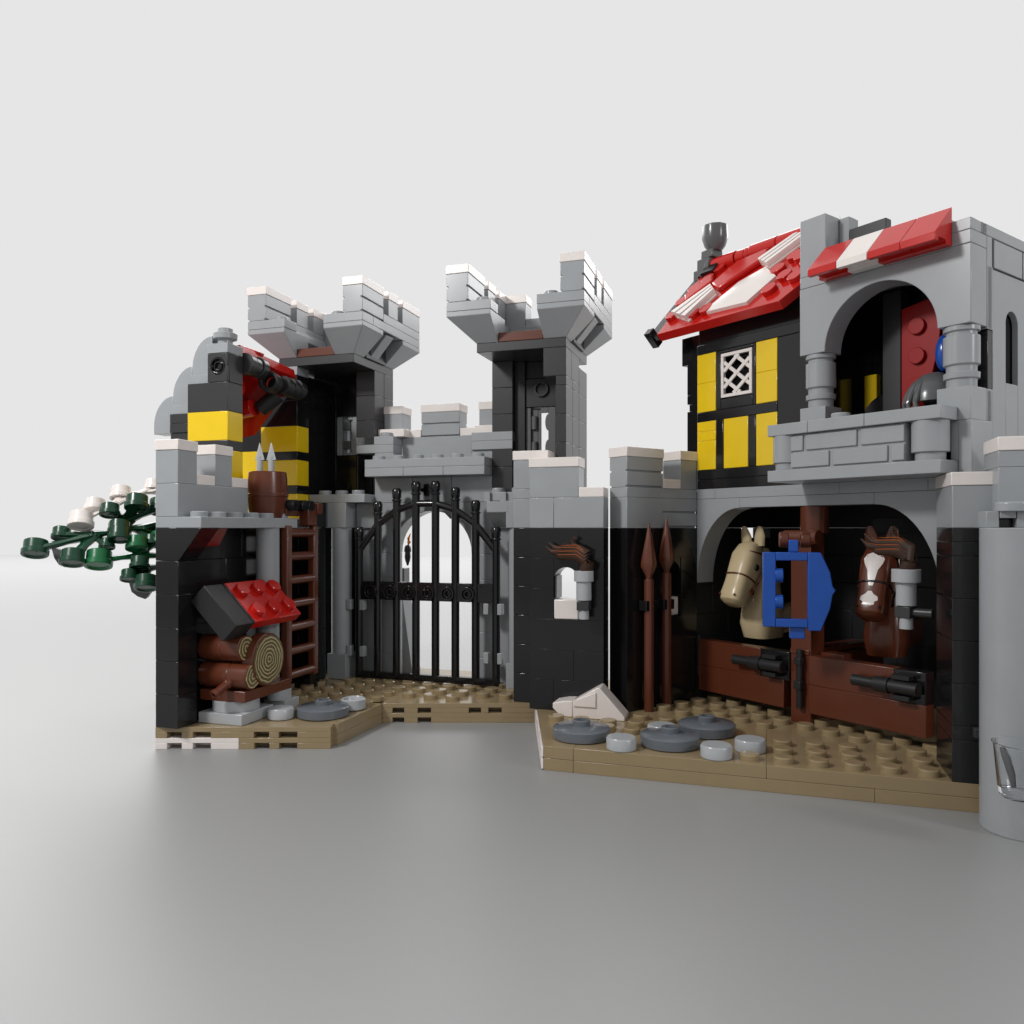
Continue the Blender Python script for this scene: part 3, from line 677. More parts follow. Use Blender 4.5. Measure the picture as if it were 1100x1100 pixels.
# ================================================================== STABLE HOUSE
st = Thing('stable_house', 'stable with gray arch, yellow timbered storey, snowy red roof and gray balcony tower', 'building', 'S', (5, 3, 0))
mb = MB()
qa = [(2.2-2.2*math.cos(R(a)), 4.9+3.1*math.sin(R(a))) for a in range(0, 91, 6)]
qb = [(7.8+2.2*math.cos(R(a)), 4.9+3.1*math.sin(R(a))) for a in range(90, -1, -6)]
mb.prism([(-.0, 8.39)]+[(-.0, 4.9)]+qa[1:]+[(2.2, 8.39)], 'w', .0, 1); mb.prism([(2.21, 8.01), (7.79, 8.01), (7.79, 8.39), (2.21, 8.39)], 'w', .0, 1)
mb.prism([(7.8, 8.39)]+qb[:-1]+[(10.0, 4.9), (10.6, 4.9), (10.6, 8.39)], 'w', .0, 1)
mb.box(0, .95, 0, 1, 8.4, 8.8); mb.box(.95, 6.5, 0, 1, 8.4, 8.8); mb.box(6.5, 9.6, 0, 1, 8.4, 8.8); mb.box(9.6, 11.3, 0, 1, 8.4, 8.8)
st.part('arch', 'gray', mb)
mb = MB(); mb.bricks_w(-1, -.02, 0, 2.9, 0, 7.2, 2); mb.bricks_w(-1, -.02, 4.9, 7, 0, 7.2, 2, off=1); mb.box(-1, -.02, 2.9, 4.9, 0, 6.75); mb.bricks_u(-1, 14, 6.5, 7.2, 0, 9.6, 4); mb.box(-1, -.02, 1, 7, 7.2, 8.8); mb.bricks_w(11.4, 12.2, 2.5, 7, 0, 9.6, 3)
mb.box(5.1, 8.8, 4.5, 5, 7.0, 7.6); mb.box(-.98, 11, 1.02, 7, 8.45, 8.75)
st.part('inner_wall', 'jet', mb)
# upper storey facade
mb = MB().box(0, 5.3, 0, 1, 8.8, 9.2); mb.box(0, 5.3, 0, 1, 9.2, 9.6)
mb.box(1, 1.37, 0, 1, 9.6, 11.6); mb.box(2.6, 2.96, 0, 1, 9.6, 11.6); mb.box(3.95, 5.4, 0, 1, 9.6, 14.4); mb.box(0, 3.95, 0, 1, 11.6, 12.0)
mb.box(1, 1.25, 0, 1, 12, 14.4); mb.box(2.83, 2.96, 0, 1, 12, 14.4); mb.box(1.25, 2.83, 0, 1, 12, 12.42); mb.box(1.25, 2.83, 0, 1, 14.28, 14.4)
mb.box(0, 5.4, -.02, 1, 14.4, 14.8); mb.box(0, 5.4, .1, 1, 14.8, 16); mb.box(1.2, 2.9, .6, .9, 12.3, 14.4)
st.part('timber_frame', 'black', mb)
mb = MB()
for z in (9.6, 12): pass
mb.box(-.9, -.01, .6, 1.6, 12.2, 15.0); 
for z0, z1, d in ((8.8, 9.4, 0), (9.4, 9.7, .12), (9.7, 10.1, 0), (10.1, 10.4, .12), (10.4, 12.2, 0), (12.2, 12.5, .12), (12.5, 12.9, 0), (12.9, 14.2, .0), (14.2, 15.4, -.3)):
    mb.box(-.92+d, -.01, .4, 1.5, z0, z1)
mb.box(-.9, 0, 1, 6, 8.8, 15); st.part('side_wall', 'black', mb)
mb = MB().box(0, .99, 0, .9, 9.6, 10.8); mb.box(0, .99, 0, .9, 10.8, 11.2); mb.box(0, .99, 0, .9, 11.2, 11.6); mb.box(1.38, 2.59, .01, .9, 9.6, 11.6); mb.box(2.97, 3.94, .0, .9, 9.6, 11.6)
mb.box(0, .99, 0, .9, 12, 13.2); mb.box(0, .99, 0, .9, 13.2, 14.4); mb.box(2.97, 3.94, 0, .9, 12, 13.2); mb.box(2.97, 3.94, 0, .9, 13.2, 14.4)
st.part('yellow_panel', 'yellow', mb)
# lattice window
mb = MB(); a, b, z0, z1 = 1.28, 2.80, 12.46, 14.24; y0, y1 = -.03, .12
mb.box(a, b, y0, y1, z0, z0+.13, 0).box(a, b, y0, y1, z1-.13, z1, 0).box(a, a+.13, y0, y1, z0+.131, z1-.131, 0).box(b-.13, b, y0, y1, z0+.131, z1-.131, 0)
win = st.part('window', 'white', mb, .012)
mb = MB(); A0, B0, C0, D0 = a+.13, b-.13, z0+.13, z1-.13; wd = .07
def lat(p, q, y0, y1):
    p = Vector(p); q = Vector(q); d = (q-p).normalized(); n_ = Vector((-d.y, d.x))*wd
    mb.prism([tuple(p+n_), tuple(p-n_), tuple(q-n_), tuple(q+n_)], 'w', y0, y1)
wx = B0-A0; hz = D0-C0; pu, pz = wx*.64, hz*.43; uc, zc_ = A0+wx*.5, C0+hz*.30; mm = pz/pu
def clipl(sg, k):
    pts = []
    f_ = lambda u_: zc_+(k+.5)*pz+sg*mm*(u_-uc)
    us = [A0, B0]; u_lo, u_hi = A0, B0
    for zb in (C0, D0):
        ui = uc+(zb-zc_-(k+.5)*pz)/(sg*mm)
        if (sg > 0) == (zb == C0): u_lo = max(u_lo, ui)
        else: u_hi = min(u_hi, ui)
    if u_hi-u_lo > .06: lat((u_lo, f_(u_lo)), (u_hi, f_(u_hi)), *((-.01, .05) if sg > 0 else (.012, .072)))
for k in range(-3, 5): clipl(1, k); clipl(-1, k)
st.part('lattice', 'white', mb, 0, parent=win)

# roof: local plane coordinates (u, t along slope, h normal)
sl = math.atan2(3.25, 3.0); cs, sn = math.cos(sl), math.sin(sl)
def RP(u, w, h=0):          # point above the plane at horizontal w
    z = 15.42+(w+1)*1.083; return (u, w-h*sn, z+h*cs)
def slab(mb, pts, h0, h1):
    lo_ = [RP(u, w, h0) for u, w in pts]; hi_ = [RP(u, w, h1) for u, w in pts]; n_ = len(pts)
    mb.add(lo_+hi_, [tuple(range(n_)), tuple(range(2*n_-1, n_-1, -1))]+[(i, (i+1) % n_, (i+1) % n_+n_, i+n_) for i in range(n_)])
mb = MB(); slab(mb, [(-1.35, -1), (4.75, -1), (5.4, -.3), (5.4, 2), (-1.35, 2)], -.38, 0)
mb.add([RP(-1.3, 2, 0), RP(5.4, 2, 0), (5.4, 5, 15.3), (-1.3, 5, 15.3), RP(-1.3, 2, -.38), RP(5.4, 2, -.38), (5.4, 4.7, 15.0), (-1.3, 4.7, 15.0)], [(0, 1, 2, 3), (4, 5, 6, 7), (0, 1, 5, 4), (1, 2, 6, 5), (2, 3, 7, 6), (3, 0, 4, 7)])
roof = st.part('roof', 'red', mb, .03)
mb = MB()
def rstud(u, w):
    p0 = Vector(RP(u, w, 0)); p1 = Vector(RP(u, w, .2)); mb.cone(p0, p1, .3, .3, 24)
for u, w in [(4.3, .06), (3.96, -.42), (3.68, .5), (4.5, .8), (5.0, .45), (1.0, -.5), (-.9, .93), (-.42, 1.26), (-1.05, -.30), (4.6, 1.45), (5.1, 1.1), (.35, -.55), (-1.1, .35), (-.2, 1.7), (4.9, -.15), (4.1, .95)]: rstud(u, w)
st.part('roof_studs', 'red', mb, .02, parent=roof)
mb = MB()          # faceted white tile: thin rim, ridge line across the middle
rim = [(.9, -.66), (3.2, -.76), (3.85, .15), (2.85, .85), (1.85, .45)]
vs = [RP(u, w, .0) for u, w in rim]+[RP(u, w, .14) for u, w in rim]+[RP(2.9, -.28, .34), RP(1.95, -.02, .26), RP(2.75, .55, .24)]
mb.add(vs, [(0, 1, 2, 3, 4)]+[(i, (i+1) % 5, (i+1) % 5+5, i+5) for i in range(5)]+[(5, 6, 10, 11), (6, 7, 10), (7, 8, 12, 10), (8, 9, 12), (9, 5, 11), (9, 11, 12), (10, 12, 11)])
st.part('snow_tile', 'white', mb, .0, parent=roof)
mb = MB(); slab(mb, [(-1.15, .62), (-.75, .25), (.1, .95), (-.25, 1.45)], .0, .22); st.part('ridge_tile', 'red', mb, .06, parent=roof)
mb = MB(); slab(mb, [(.25, .75), (.95, .35), (2.5, 1.25), (2.35, 1.8), (.9, 1.6)], .0, .26); st.part('ridge_tile', 'red', mb, .08, parent=roof)
def grille(pa, pb, pc, pd):
    A_, B_, C_, D_ = map(Vector, (pa, pb, pc, pd)); mb = MB(); slab(mb, [pa, pb, pc, pd], 0, .10)
    for k in range(3):
        t0, t1 = (k+.18)/3, (k+.84)/3
        q = [A_.lerp(D_, t0), B_.lerp(C_, t0), B_.lerp(C_, t1), A_.lerp(D_, t1)]; slab(mb, [tuple(v) for v in q], .10, .36)
    st.part('grille_tile', 'white', mb, .015, parent=roof)
grille((-1.0, -.30), (.38, .62), (.92, .22), (.36, -.85)); grille((2.3, 1.2), (3.5, 2.0), (4.2, 1.7), (3.1, .75))
mb = MB(); zc = 18.72
segs = [(-.75, .5), (.55, 1.0), (1.03, 1.25), (1.28, 2.6), (2.64, 4.0), (4.04, 4.75)]
for i, (a_, b_) in enumerate(segs): mb.cone((a_, 2, zc), (b_, 2, zc), .36 if i not in (1, 2) else .33, .36 if i not in (1, 2) else .31, 28)
st.part('ridge', 'red', mb, .03, parent=roof)
mb = MB(); slab(mb, [(-2.0, -.95), (-1.36, -1.0), (-1.36, 2), (-1.75, 2)], -.30, -.06); slab(mb, [(-2.02, -1.0), (-1.66, -1.02), (-1.66, -.75), (-2.02, -.73)], -.62, .16)
slab(mb, [(-1.0, 1.5), (-.3, 1.5), (-.3, 1.95), (-1.0, 1.95)], 0, .3)
st.part('rake', 'black', mb, .02, parent=roof)
mb = MB().cone((-.98, 2, 18.72), (-.76, 2, 18.72), .45, .45); mb.box(-1.45, -.75, 1.6, 2.4, 18.35, 19.1); mb.box(-1.25, -.6, 1.65, 2.35, 19.1, 19.45)
mb.box(-1.75, -1.45, 1.7, 2.3, 17.7, 18.7)
mb.lathe(-.75, 2, [(.30, 19.4), (.45, 19.6), (.56, 19.95), (.55, 20.5)], 10)
st.part('chimney', 'dgray', mb, .03, parent=roof)

# ---- balcony tower on the right
TA, TB = 5.62, 11.37
mb = MB(); r_ = 1.9; cc = (TA+TB)/2
ta = [(cc+r_*math.cos(R(a)), 13.25+r_*math.sin(R(a))) for a in range(180, -1, -6)]
mb.prism([(TA, 15.59), (TA, 13.25)]+ta+[(TB, 13.25), (TB, 15.59)], 'w', -1, -.02)
mb.box(TA, TB, -1, 0, 15.6, 16); mb.box(TA, TA+1, -1, 0, 16, 18.0); mb.box(10.4, TB, -1, 0, 16, 16.35); mb.box(6.62, 7.0, -.2, .4, 16, 17.95)
mb.box(TB-1, TB, .0, .35, 13.2, 16); mb.box(TB-.6, TB, -.4, 6, 16, 16.35)
st.part('tower_arch', 'gray', mb)
st.part('tower_attic', 'soft', MB().box(6.62, 8.3, -.15, .2, 16, 17.5).box(8.3, 10.4, -.15, .2, 16, 16.75).box(TA+.02, TB-.1, .0, .3, 15.2, 16), .02)
mb = MB().box(TB-.1, TB+.03, .42, 2.35, 15.1, 15.95, .02); mb.box(TB-.1, TB+.03, 2.4, 6, 15.1, 15.95, .02)
# side wall with arched slit
ww = [(1.7+.42*math.cos(R(a)), 13.55+.42*math.sin(R(a))) for a in range(180, -1, -12)]
mb.prism([(.42, 8.8), (1.28, 8.8), (1.28, 13.55)]+ww[1:-1]+[(2.12, 13.55), (2.12, 8.8), (6, 8.8), (6, 15.06), (.42, 15.06)], 'u', TB-.2, TB-.02)
mb.box(TB-.2, TB-.02, 1.285, 2.115, 8.8, 11.7, 0)
mb.box(TB-.5, TB, 0, .4, 8.8, 11.35); mb.box(TB-.5, TB, 0, .4, 13.2, 15.1)
st.part('tower_side', 'gray', mb, .015)
def col(mb, u, w):
    mb.lathe(u, w, [(.42, 11.2), (.42, 11.65), (.49, 11.68), (.5, 11.85), (.42, 11.88), (.42, 12.05), (.5, 12.1), (.5, 12.95), (.42, 12.98), (.42, 13.08), (.5, 13.1), (.5, 13.24)], 36)
for u in (TA+.5, TB-.5):
    mb = MB(); col(mb, u, -.5); st.part('tower_column', 'gray', mb, .01)
mb = MB().box(TA, TA+1, -1, 0, 10.8, 11.4); mb.box(TB-1, TB, -1, .0, 10.4, 11.4); mb.box(TB-.4, TB, .0, .4, 10.4, 11.4); mb.box(6.2, 6.95, -1.55, -.9, 10.4, 10.79)
mb.stud(7.45, -1.4, 10.8, .3, .2)
st.part('column_base', 'gray', mb)
mb = MB().box(5, 11, -2, 0, 8.8, 9.2); mb.box(11, 11.4, -1, .3, 8.8, 10.4); mb.box(TB-.6, TB, -.98, .35, 9.2, 10.4)
bal = st.part('balcony_floor', 'gray', mb)
mb = MB().box(5, 6.6, -2, -1, 10.4, 10.8); mb.box(6.6, 8.62, -2, -1, 10.4, 10.8); mb.box(8.62, 11, -2, -1, 10.4, 10.8); mb.box(10, 11, -1, 0, 10.4, 10.78); st.part('rail', 'gray', mb, parent=bal)
mb = MB().box(5.6, 9.85, -1.8, -1, 9.2, 10.4)
def rb(a, b, z0, z1): mb.box(a, b, -1.87, -1.75, z0, z1, .0)
for a, b in ((5.86, 6.33), (6.44, 8.29), (8.42, 9.84)): rb(a, b, 9.83, 10.34)
for a, b in ((5.86, 7.31), (7.44, 9.31), (9.43, 9.84)): rb(a, b, 9.26, 9.76)
st.part('brick_panel', 'gray', mb, .025, parent=bal)
mb = MB().lathe(5.5, -1.5, [(.42, 9.2), (.42, 9.45), (.5, 9.46), (.5, 10.4)], 36); mb.lathe(10.42, -1.45, [(.42, 9.2), (.42, 9.45), (.52, 9.46), (.52, 10.4)], 36)
st.part('baluster', 'gray', mb, .012, parent=bal)
mb = MB()
# awning
wU = [6.6, 7.66, 8.72, 9.78, 10.84]; cols = ['red', 'white', 'red', 'red']
for i in range(4):
    mb = MB().prism([(-1.0, 16.8), (-2.0, 15.85), (-2.0, 15.62), (-1.8, 15.62), (-1.8, 15.75), (-1.35, 15.75), (-1.35, 15.62), (-1.0, 15.62)], 'u', wU[i]+.006, wU[i+1]-.006)
    st.part('awning', cols[i], mb, .015, label='white awning segment' if cols[i] == 'white' else None)
# interior of the balcony room
mb = MB().bricks_u(4.5, 11.3, 4, 4.5, 8.8, 16, 3); mb.box(5.0, 5.4, 1, 4, 8.8, 16); mb.box(5.4, 11.2, .3, 4, 15.4, 15.8); mb.box(TB-.9, TB-.22, .42, 4, 8.8, 15.2); mb.box(TB-.3, TB-.03, .1, .41, 11.4, 13.2); mb.box(5.3, 11, .0, 4, 10.1, 10.4)
st.part('room_wall', 'black', mb)
st.part('room_pillar', 'soft', MB().box(7.4, 8.06, 1.2, 1.8, 10.4, 15.4))
st.part('yellow_panel', 'yellow', MB().box(5.65, 6.15, 3.0, 3.3, 10.4, 13.0))
mb = MB().prism([(5.8, 10.4)]+[(7.0-1.2*math.cos(R(a)), 11.2+1.0*math.sin(R(a))) for a in range(0, 91, 15)]+[(7.0, 10.4)], 'w', 2.6, 3.0); st.part('curved_arch', 'soft', mb)
# doors of the stalls
def stall_door(u0, u1, pu0, pu1, lbl):
    mb = MB().box(u0, u1, -.02, .5, .45, 1.5); mb.box(u0, pu0, -.02, .5, 1.5, 2.56); d = st.part('stall_door', 'bark', mb, label=lbl)
    mb = MB().box(pu0, pu1, -.03, .5, 1.5, 2.56, .008); st.part('latch_plate', 'black', mb, parent=d)
    z = 2.02
    mb = MB().cone((pu1-.1, -.28, z), (pu1-1.05, -.28, z), .22, .22); mb.cone((pu1-1.04, -.28, z), (pu1-1.55, -.28, z), .27, .25); mb.cone((pu1-1.54, -.28, z), (pu1-2.35, -.28, z), .17, .19)
    mb.cone((pu1-.095, -.28, z), (pu1-.085, -.28, z), .15, .15)
    mb.box(pu1-.95, pu1-.35, -.4, -.03, z+.26, z+.4, 0); mb.box(pu1-.95, pu1-.35, -.4, -.03, z-.4, z-.26, 0)
    st.part('latch_bolt', 'jet', mb, .02, parent=d, whole=True)
stall_door(.1, 4.25, 3.2, 4.5, None); stall_door(5.3, 9.55, 8.5, 9.55, None)
mb = MB().tube([(.02, .1, 1.0), (.02, .1, 2.7)], .08); mb.box(-.05, .12, 0, .25, 1.1, 1.35); mb.box(-.05, .12, 0, .25, 2.2, 2.45)
mb.tube([(5.0, -.12, .6), (5.0, -.12, 2.75)], .12); mb.box(4.85, 5.15, -.3, 0, 1.3, 1.6); mb.box(4.85, 5.15, -.3, 0, 2.2, 2.45)
st.part('door_hinge', 'jet', mb, .02)
mb = MB().box(4.5, 5.35, .05, .9, 0, 7.0); mb.box(4.5, 5.3, .0, 4, 2.55, 2.75); mb.box(5.3, 6.3, .55, 1.2, 2.3, 2.65); mb.box(4.5, 5.3, 1, 5, 0, 2.5); mb.box(9.6, 10.4, .6, 1.4, 0, 2.5)
mb.cyl(5.2, .5, 7.0, 8.0, .5); mb.cone((4.35, -.05, 6.85), (5.75, -.05, 6.85), .27, .27)
st.part('centre_post', 'bark', mb)

# right-hand pillar, parapet and round column next to the camera
rp = Thing('corner_pillar', 'black brick corner pillar with gray white-capped top at the right end of the stable', 'pillar', 'G', (12.5, .5, 0))
mb = MB()
for a, b in ((0, 1.2), (1.2, 1.6), (1.6, 2.8), (2.8, 4.0), (4.0, 5.2), (5.2, 6.4), (6.4, 6.8), (6.8, 7.2)): mb.box(12, 13.2, 0, 2.2, a, b)
rp.part('bricks', 'black', mb)
rp.part('parapet', 'gray', MB().box(12, 13.2, 0, 2.2, 7.2, 8.4)); rp.part('cap', 'white', MB().box(11.97, 13.25, -.03, 2.2, 8.4, 8.78))
rp.part('clip', 'soft', MB().box(12.5, 13.25, -.28, 0, 1.35, 1.62), .02)
rc = Thing('round_column', 'tall light gray round column at the right edge under a capped battlement', 'column', 'W', (13.75, 20.9, -.8))
cxx, cyy = 13.55, 20.9
rc.part('shaft', 'gray', MB().lathe(cxx, cyy, [(1.0, -.8), (1.0, 7.2)], 64), .02)
rw = Thing('battlement', 'light gray battlement with white cap above the round column', 'wall', 'G', (14, 0, 7.2))
mb = MB().box(13.0, 16, -.6, .9, 7.65, 8.85); mb.box(13.0, 16, -.6, .9, 8.85, 9.3); mb.box(12.64, 12.96, -.9, .8, 7.2, 7.65)
mb.box(12.965, 13.36, -.9, .8, 7.46, 7.65); mb.box(13.365, 16, -.9, .8, 7.2, 7.65); mb.stud(13.3, -.75, 7.65, .42, .25)
rw.part('block', 'gray', mb); rw.part('cap', 'white', MB().box(12.98, 16, -.63, .9, 9.3, 9.68))
rw.part('socket', 'black', MB().box(12.97, 13.36, -.5, .5, 7.2, 7.45))

# clear cup at the lower right
c_ = Thing('cup', 'transparent cup hooked to the front of the round column', 'cup', 'W', (12.5, 19.15, .4))
mb = MB().lathe(12.5, 19.15, [(.40, .72), (.56, .66), (.60, .76), (.70, 1.9), (.74, 1.95), (.66, 1.95), (.54, .88), (.05, .86)], 40)
c_.part('bowl', 'clear', mb, 0)
c_.part('handle', 'dgray', MB().tube([(11.83, 19.0, 1.92), (11.86, 18.9, 1.7), (11.96, 18.85, 1.3), (12.02, 18.85, 1.0)], [.07, .1, .09, .05]), 0)

# ================================================================== HORSES
def horse(u, w, yaw, label, coat, stripe, blaze):
    rot = Matrix.Rotation(R(yaw), 4, 'Z')
    t = Thing('horse', label, 'horse', 'S', (u, w, 6.35), rot=rot)
    # local: +x side, -y forward
    secs = [(-.62, -1.05, .50, .42, .60, -.9), (-.30, -.25, .52, .40, .35, -.9)]
    def loft(mb, secs, n=24, p=2.6):
        vs = []
        for (cy, cz, hy, hx, tilt) in secs:
            for i in range(n):
                q = 2*math.pi*i/n; c, s = math.cos(q), math.sin(q)
                x = hx*abs(c)**(2/p)*(1 if c > 0 else -1); y = hy*abs(s)**(2/p)*(1 if s > 0 else -1)
                vs.append((x, cy+y*math.cos(tilt), cz+y*math.sin(tilt)))
        m = len(secs)
        mb.add(vs, [tuple(range(n-1, -1, -1)), tuple(range(n*(m-1), n*m))]+[(j*n+i, j*n+(i+1) % n, (j+1)*n+(i+1) % n, (j+1)*n+i) for j in range(m-1) for i in range(n)])
    # head runs from poll down and forward (towards -y); y half-size is thickness across the face
    T_ = R(-29)
    head = [(.12, .12, .36, .34, T_), (.0, -.05, .52, .46, T_), (-.22, -.42, .62, .56, T_), (-.48, -.90, .58, .54, T_), (-.76, -1.36, .49, .50, T_), (-.93, -1.66, .47, .50, T_), (-1.08, -1.95, .48, .52, T_), (-1.17, -2.15, .42, .47, T_), (-1.21, -2.25, .26, .32, T_)]
    mb = MB(); loft(mb, head, 24, 3.0)
    # neck and chest in the same skin
    neck = [(.70, .0, .20, .28, R(-10)), (.88, -.5, .40, .36, R(-10)), (.90, -1.2, .56, .46, 0), (.84, -1.9, .70, .56, 0), (.74, -2.5, .84, .66, 0), (.72, -3.1, .90, .72, 0), (.8, -3.7, .8, .62, 0)]
    loft(mb, neck, 24, 3.2)
    loft(mb, [(.3, -2.6, .02, .3, 0)]+[(.5+k*.5, -3.0, .6, .66, R(80)) for k in range(6)], 20, 3.2)
    body = t.part('body', coat, mb, .0)
    for s in (-1, 1):
        mb = MB(); vs = []
        for (x, y, z, rx, ry) in ((s*.30, .16, .10, .24, .18), (s*.34, .12, .50, .25, .13), (s*.38, .07, .78, .17, .08), (s*.38, .05, .92, .08, .05)):
            for i in range(10):
                q = 2*math.pi*i/10; vs.append((x+rx*math.cos(q), y+ry*math.sin(q), z))
        mb.add(vs, [tuple(range(9, -1, -1)), tuple(range(30, 40))]+[(j*10+i, j*10+(i+1) % 10, (j+1)*10+(i+1) % 10, (j+1)*10+i) for j in range(3) for i in range(10)])
        t.part('ear', coat, mb, .01, parent=body)
        mb = MB().ball((s*.565, -.36, -.76), .135, (.5, 1, 1)); t.part('eye', 'black', mb, 0, parent=body)
        mb = MB().ball((s*.36, -1.50, -1.80), .05, (.8, 1, 1)); t.part('nostril', 'bark' if coat == 'lt' else 'black', mb, 0, parent=body)
    # bridle: thin straps round the head
    def strap(sec, rr=.035):
        cy, cz, hy, hx, tilt = sec; pts = []; p = 3.0
        for i in range(37):
            q = 2*math.pi*i/36; c, s = math.cos(q), math.sin(q)
            pts.append(((hx+.012)*abs(c)**(2/p)*(1 if c > 0 else -1), cy+(hy+.012)*abs(s)**(2/p)*(1 if s > 0 else -1)*math.cos(tilt), cz+(hy+.012)*abs(s)**(2/p)*(1 if s > 0 else -1)*math.sin(tilt)))
        mb.tube(pts, rr, 8)
    mb = MB(); strap((-.68, -1.22, .52, .52, T_)); strap((-.09, -.20, .57, .51, R(-12)))
    for s in (-1, 1):
        mb.tube([(s*.50, .2, -.15), (s*.59, .1, -.8), (s*.56, -.30, -1.40)], .035, 8); mb.tube([(s*.55, -.30, -1.38), (s*.56, -.6, -1.62), (s*.56, -.76, -1.85)], .035, 8)
        mb.ring((s*.55, -.66, -1.72), (s, 0, 0), .13, .07, .03, 20)
    t.part('bridle', stripe, mb, 0, parent=body)
    if blaze:
        # face marking: two patches wrapped on the front of the head
        def face(cells, name):
            mb = MB(); vs = []; 
            for (tt, wd) in cells:
                k = tt*(len(head)-1); i = min(int(k), len(head)-2); f_ = k-i
                cy, cz, hy, hx, tilt = [head[i][j]*(1-f_)+head[i+1][j]*f_ for j in range(5)]
                for m_ in range(9):
                    a = -1+m_/4; x = a*wd; p = 3.0
                    yy = hy*max(0, 1-min(1, abs(x)/hx)**p)**(1/p)+.012
                    vs.append((x, cy-yy*math.cos(tilt), cz-yy*math.sin(tilt)))
            nn = len(cells); back = [(v[0], v[1]+.03, v[2]) for v in vs]
            fs = [(j*9+i, j*9+i+1, (j+1)*9+i+1, (j+1)*9+i) for j in range(nn-1) for i in range(8)]
            mb.add(vs, fs)
            t.part(name, 'white', mb, 0, parent=body)
        face([(.20, .03), (.23, .24), (.27, .34), (.31, .30), (.37, .17), (.43, .13), (.50, .07)], 'blaze')
        face([(.57, .06), (.61, .13), (.64, .27), (.69, .29), (.72, .18), (.755, .20), (.78, .08)], 'blaze')
    return t
horse(1.62, 1.45, 0, 'tan horse with brown bridle looking out over the left stall door', 'lt', 'bark', False)
horse(7.30, 1.30, 14, 'reddish brown horse with white blaze looking over the right stall door', 'bark', 'black', True)

# blue square frame hung between the stalls
bf = Thing('hanging_sign', 'blue square open frame hanging on the brown post between the two horses', 'hanging sign', 'W', (9.5, 26.8, 5.1), rot=Matrix.Rotation(R(-14), 4, 'Z'))
mb = MB(); hw, hh = .93, 1.27
def fp(pts): mb.prism(pts, 'w', -.16, .16)
fp([(-hw, -hh), (-hw+.42, -hh), (-hw+.42, hh), (-hw, hh)])
fp([(-hw+.42, hh-.28), (.52, hh-.28), (.52, hh), (-hw+.42, hh)]); fp([(-hw+.42, -hh), (.52, -hh), (.52, -hh+.28), (-hw+.42, -hh+.28)])
fp([(.52, -hh-.10), (.93, -hh-.10), (1.22, -.62), (1.30, -.14), (1.40, 0), (1.30, .14), (1.22, .62), (.93, hh), (.52, hh)])
bf.part('panel', 'blue', mb, .03)
mb = MB(); 
for z in (.48, -.42): mb.cone((-hw+.40, 0, z), (-hw+.66, 0, z), .24, .24, 24)
bf.part('stud', 'blue', mb, .02)
bf.part('lug', 'blue', MB().box(-.08, .24, .0, .3, hh, hh+.42).box(-.05, .45, .0, .3, -hh-.4, -hh), .03)
mb = MB().cone((-.35, .5, hh+.42), (-.05, .5, hh+.42), .27, .27).cone((.35, .5, hh+.42), (.65, .5, hh+.42), .27, .27); bf.part('hanger', 'bark', mb, .03)

torch('S', 9.6, -1.30, 5.92, 'light gray torch with long smoky flame in front of the brown horse', (-.80, -.25, 0), (.75, .15), .42)

# things inside the balcony room
rd = Thing('red_panel', 'shade-darkened red studded panel with a tapering side standing in the balcony room', 'panel', 'S', (9.6, 1.2, 10.4))
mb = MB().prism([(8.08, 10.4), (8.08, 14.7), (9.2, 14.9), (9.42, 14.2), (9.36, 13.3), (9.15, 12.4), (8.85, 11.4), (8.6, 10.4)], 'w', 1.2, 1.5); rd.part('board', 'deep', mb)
mb = MB()
for z in (11.0, 12.0, 13.0, 14.0): mb.cone((8.66, 1.2, z), (8.66, 1.05, z), .28, .28, 24)
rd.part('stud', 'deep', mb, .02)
hm = Thing('helmet', 'dark gray knight helmet with barred visor lying behind the balcony rail', 'helmet', 'S', (9.4, -.3, 10.8))
mb = MB(); c = Vector((9.85, -.1, 11.15))
vs = []; nn = 20
for j in range(9):
    ph = R(90*j/8*1.0); rr = .78*math.cos(ph*.95); zz = .95*math.sin(ph)
    for i in range(nn): q = 2*math.pi*i/nn; vs.append((c.x+rr*math.cos(q), c.y+rr*math.sin(q), c.z+zz))
mb.add(vs, [tuple(range(nn-1, -1, -1)), tuple(range(nn*8, nn*9))]+[(j*nn+i, j*nn+(i+1) % nn, (j+1)*nn+(i+1) % nn, (j+1)*nn+i) for j in range(8) for i in range(nn)])
hm.part('dome', 'dgray', mb, 0)
mb = MB()
for k, a in enumerate((200, 220, 240, 260)):
    pts = [(c.x+.86*math.cos(R(a))*math.cos(R(e)), c.y+.86*math.sin(R(a))*math.cos(R(e)), c.z-.25+1.1*math.sin(R(e))) for e in range(-5, 60, 8)]; mb.tube(pts, .085, 8)
hm.part('visor', 'dgray', mb, 0)
mb = MB().ball((9.62, 1.0, 12.9), .34, (.8, .8, 1.8)); solo('blue_plume', 'blue rounded plume just visible behind the right balcony column', 'plume', 'S', (9.55, 1.0, 12.8), 'blue', mb, 0)

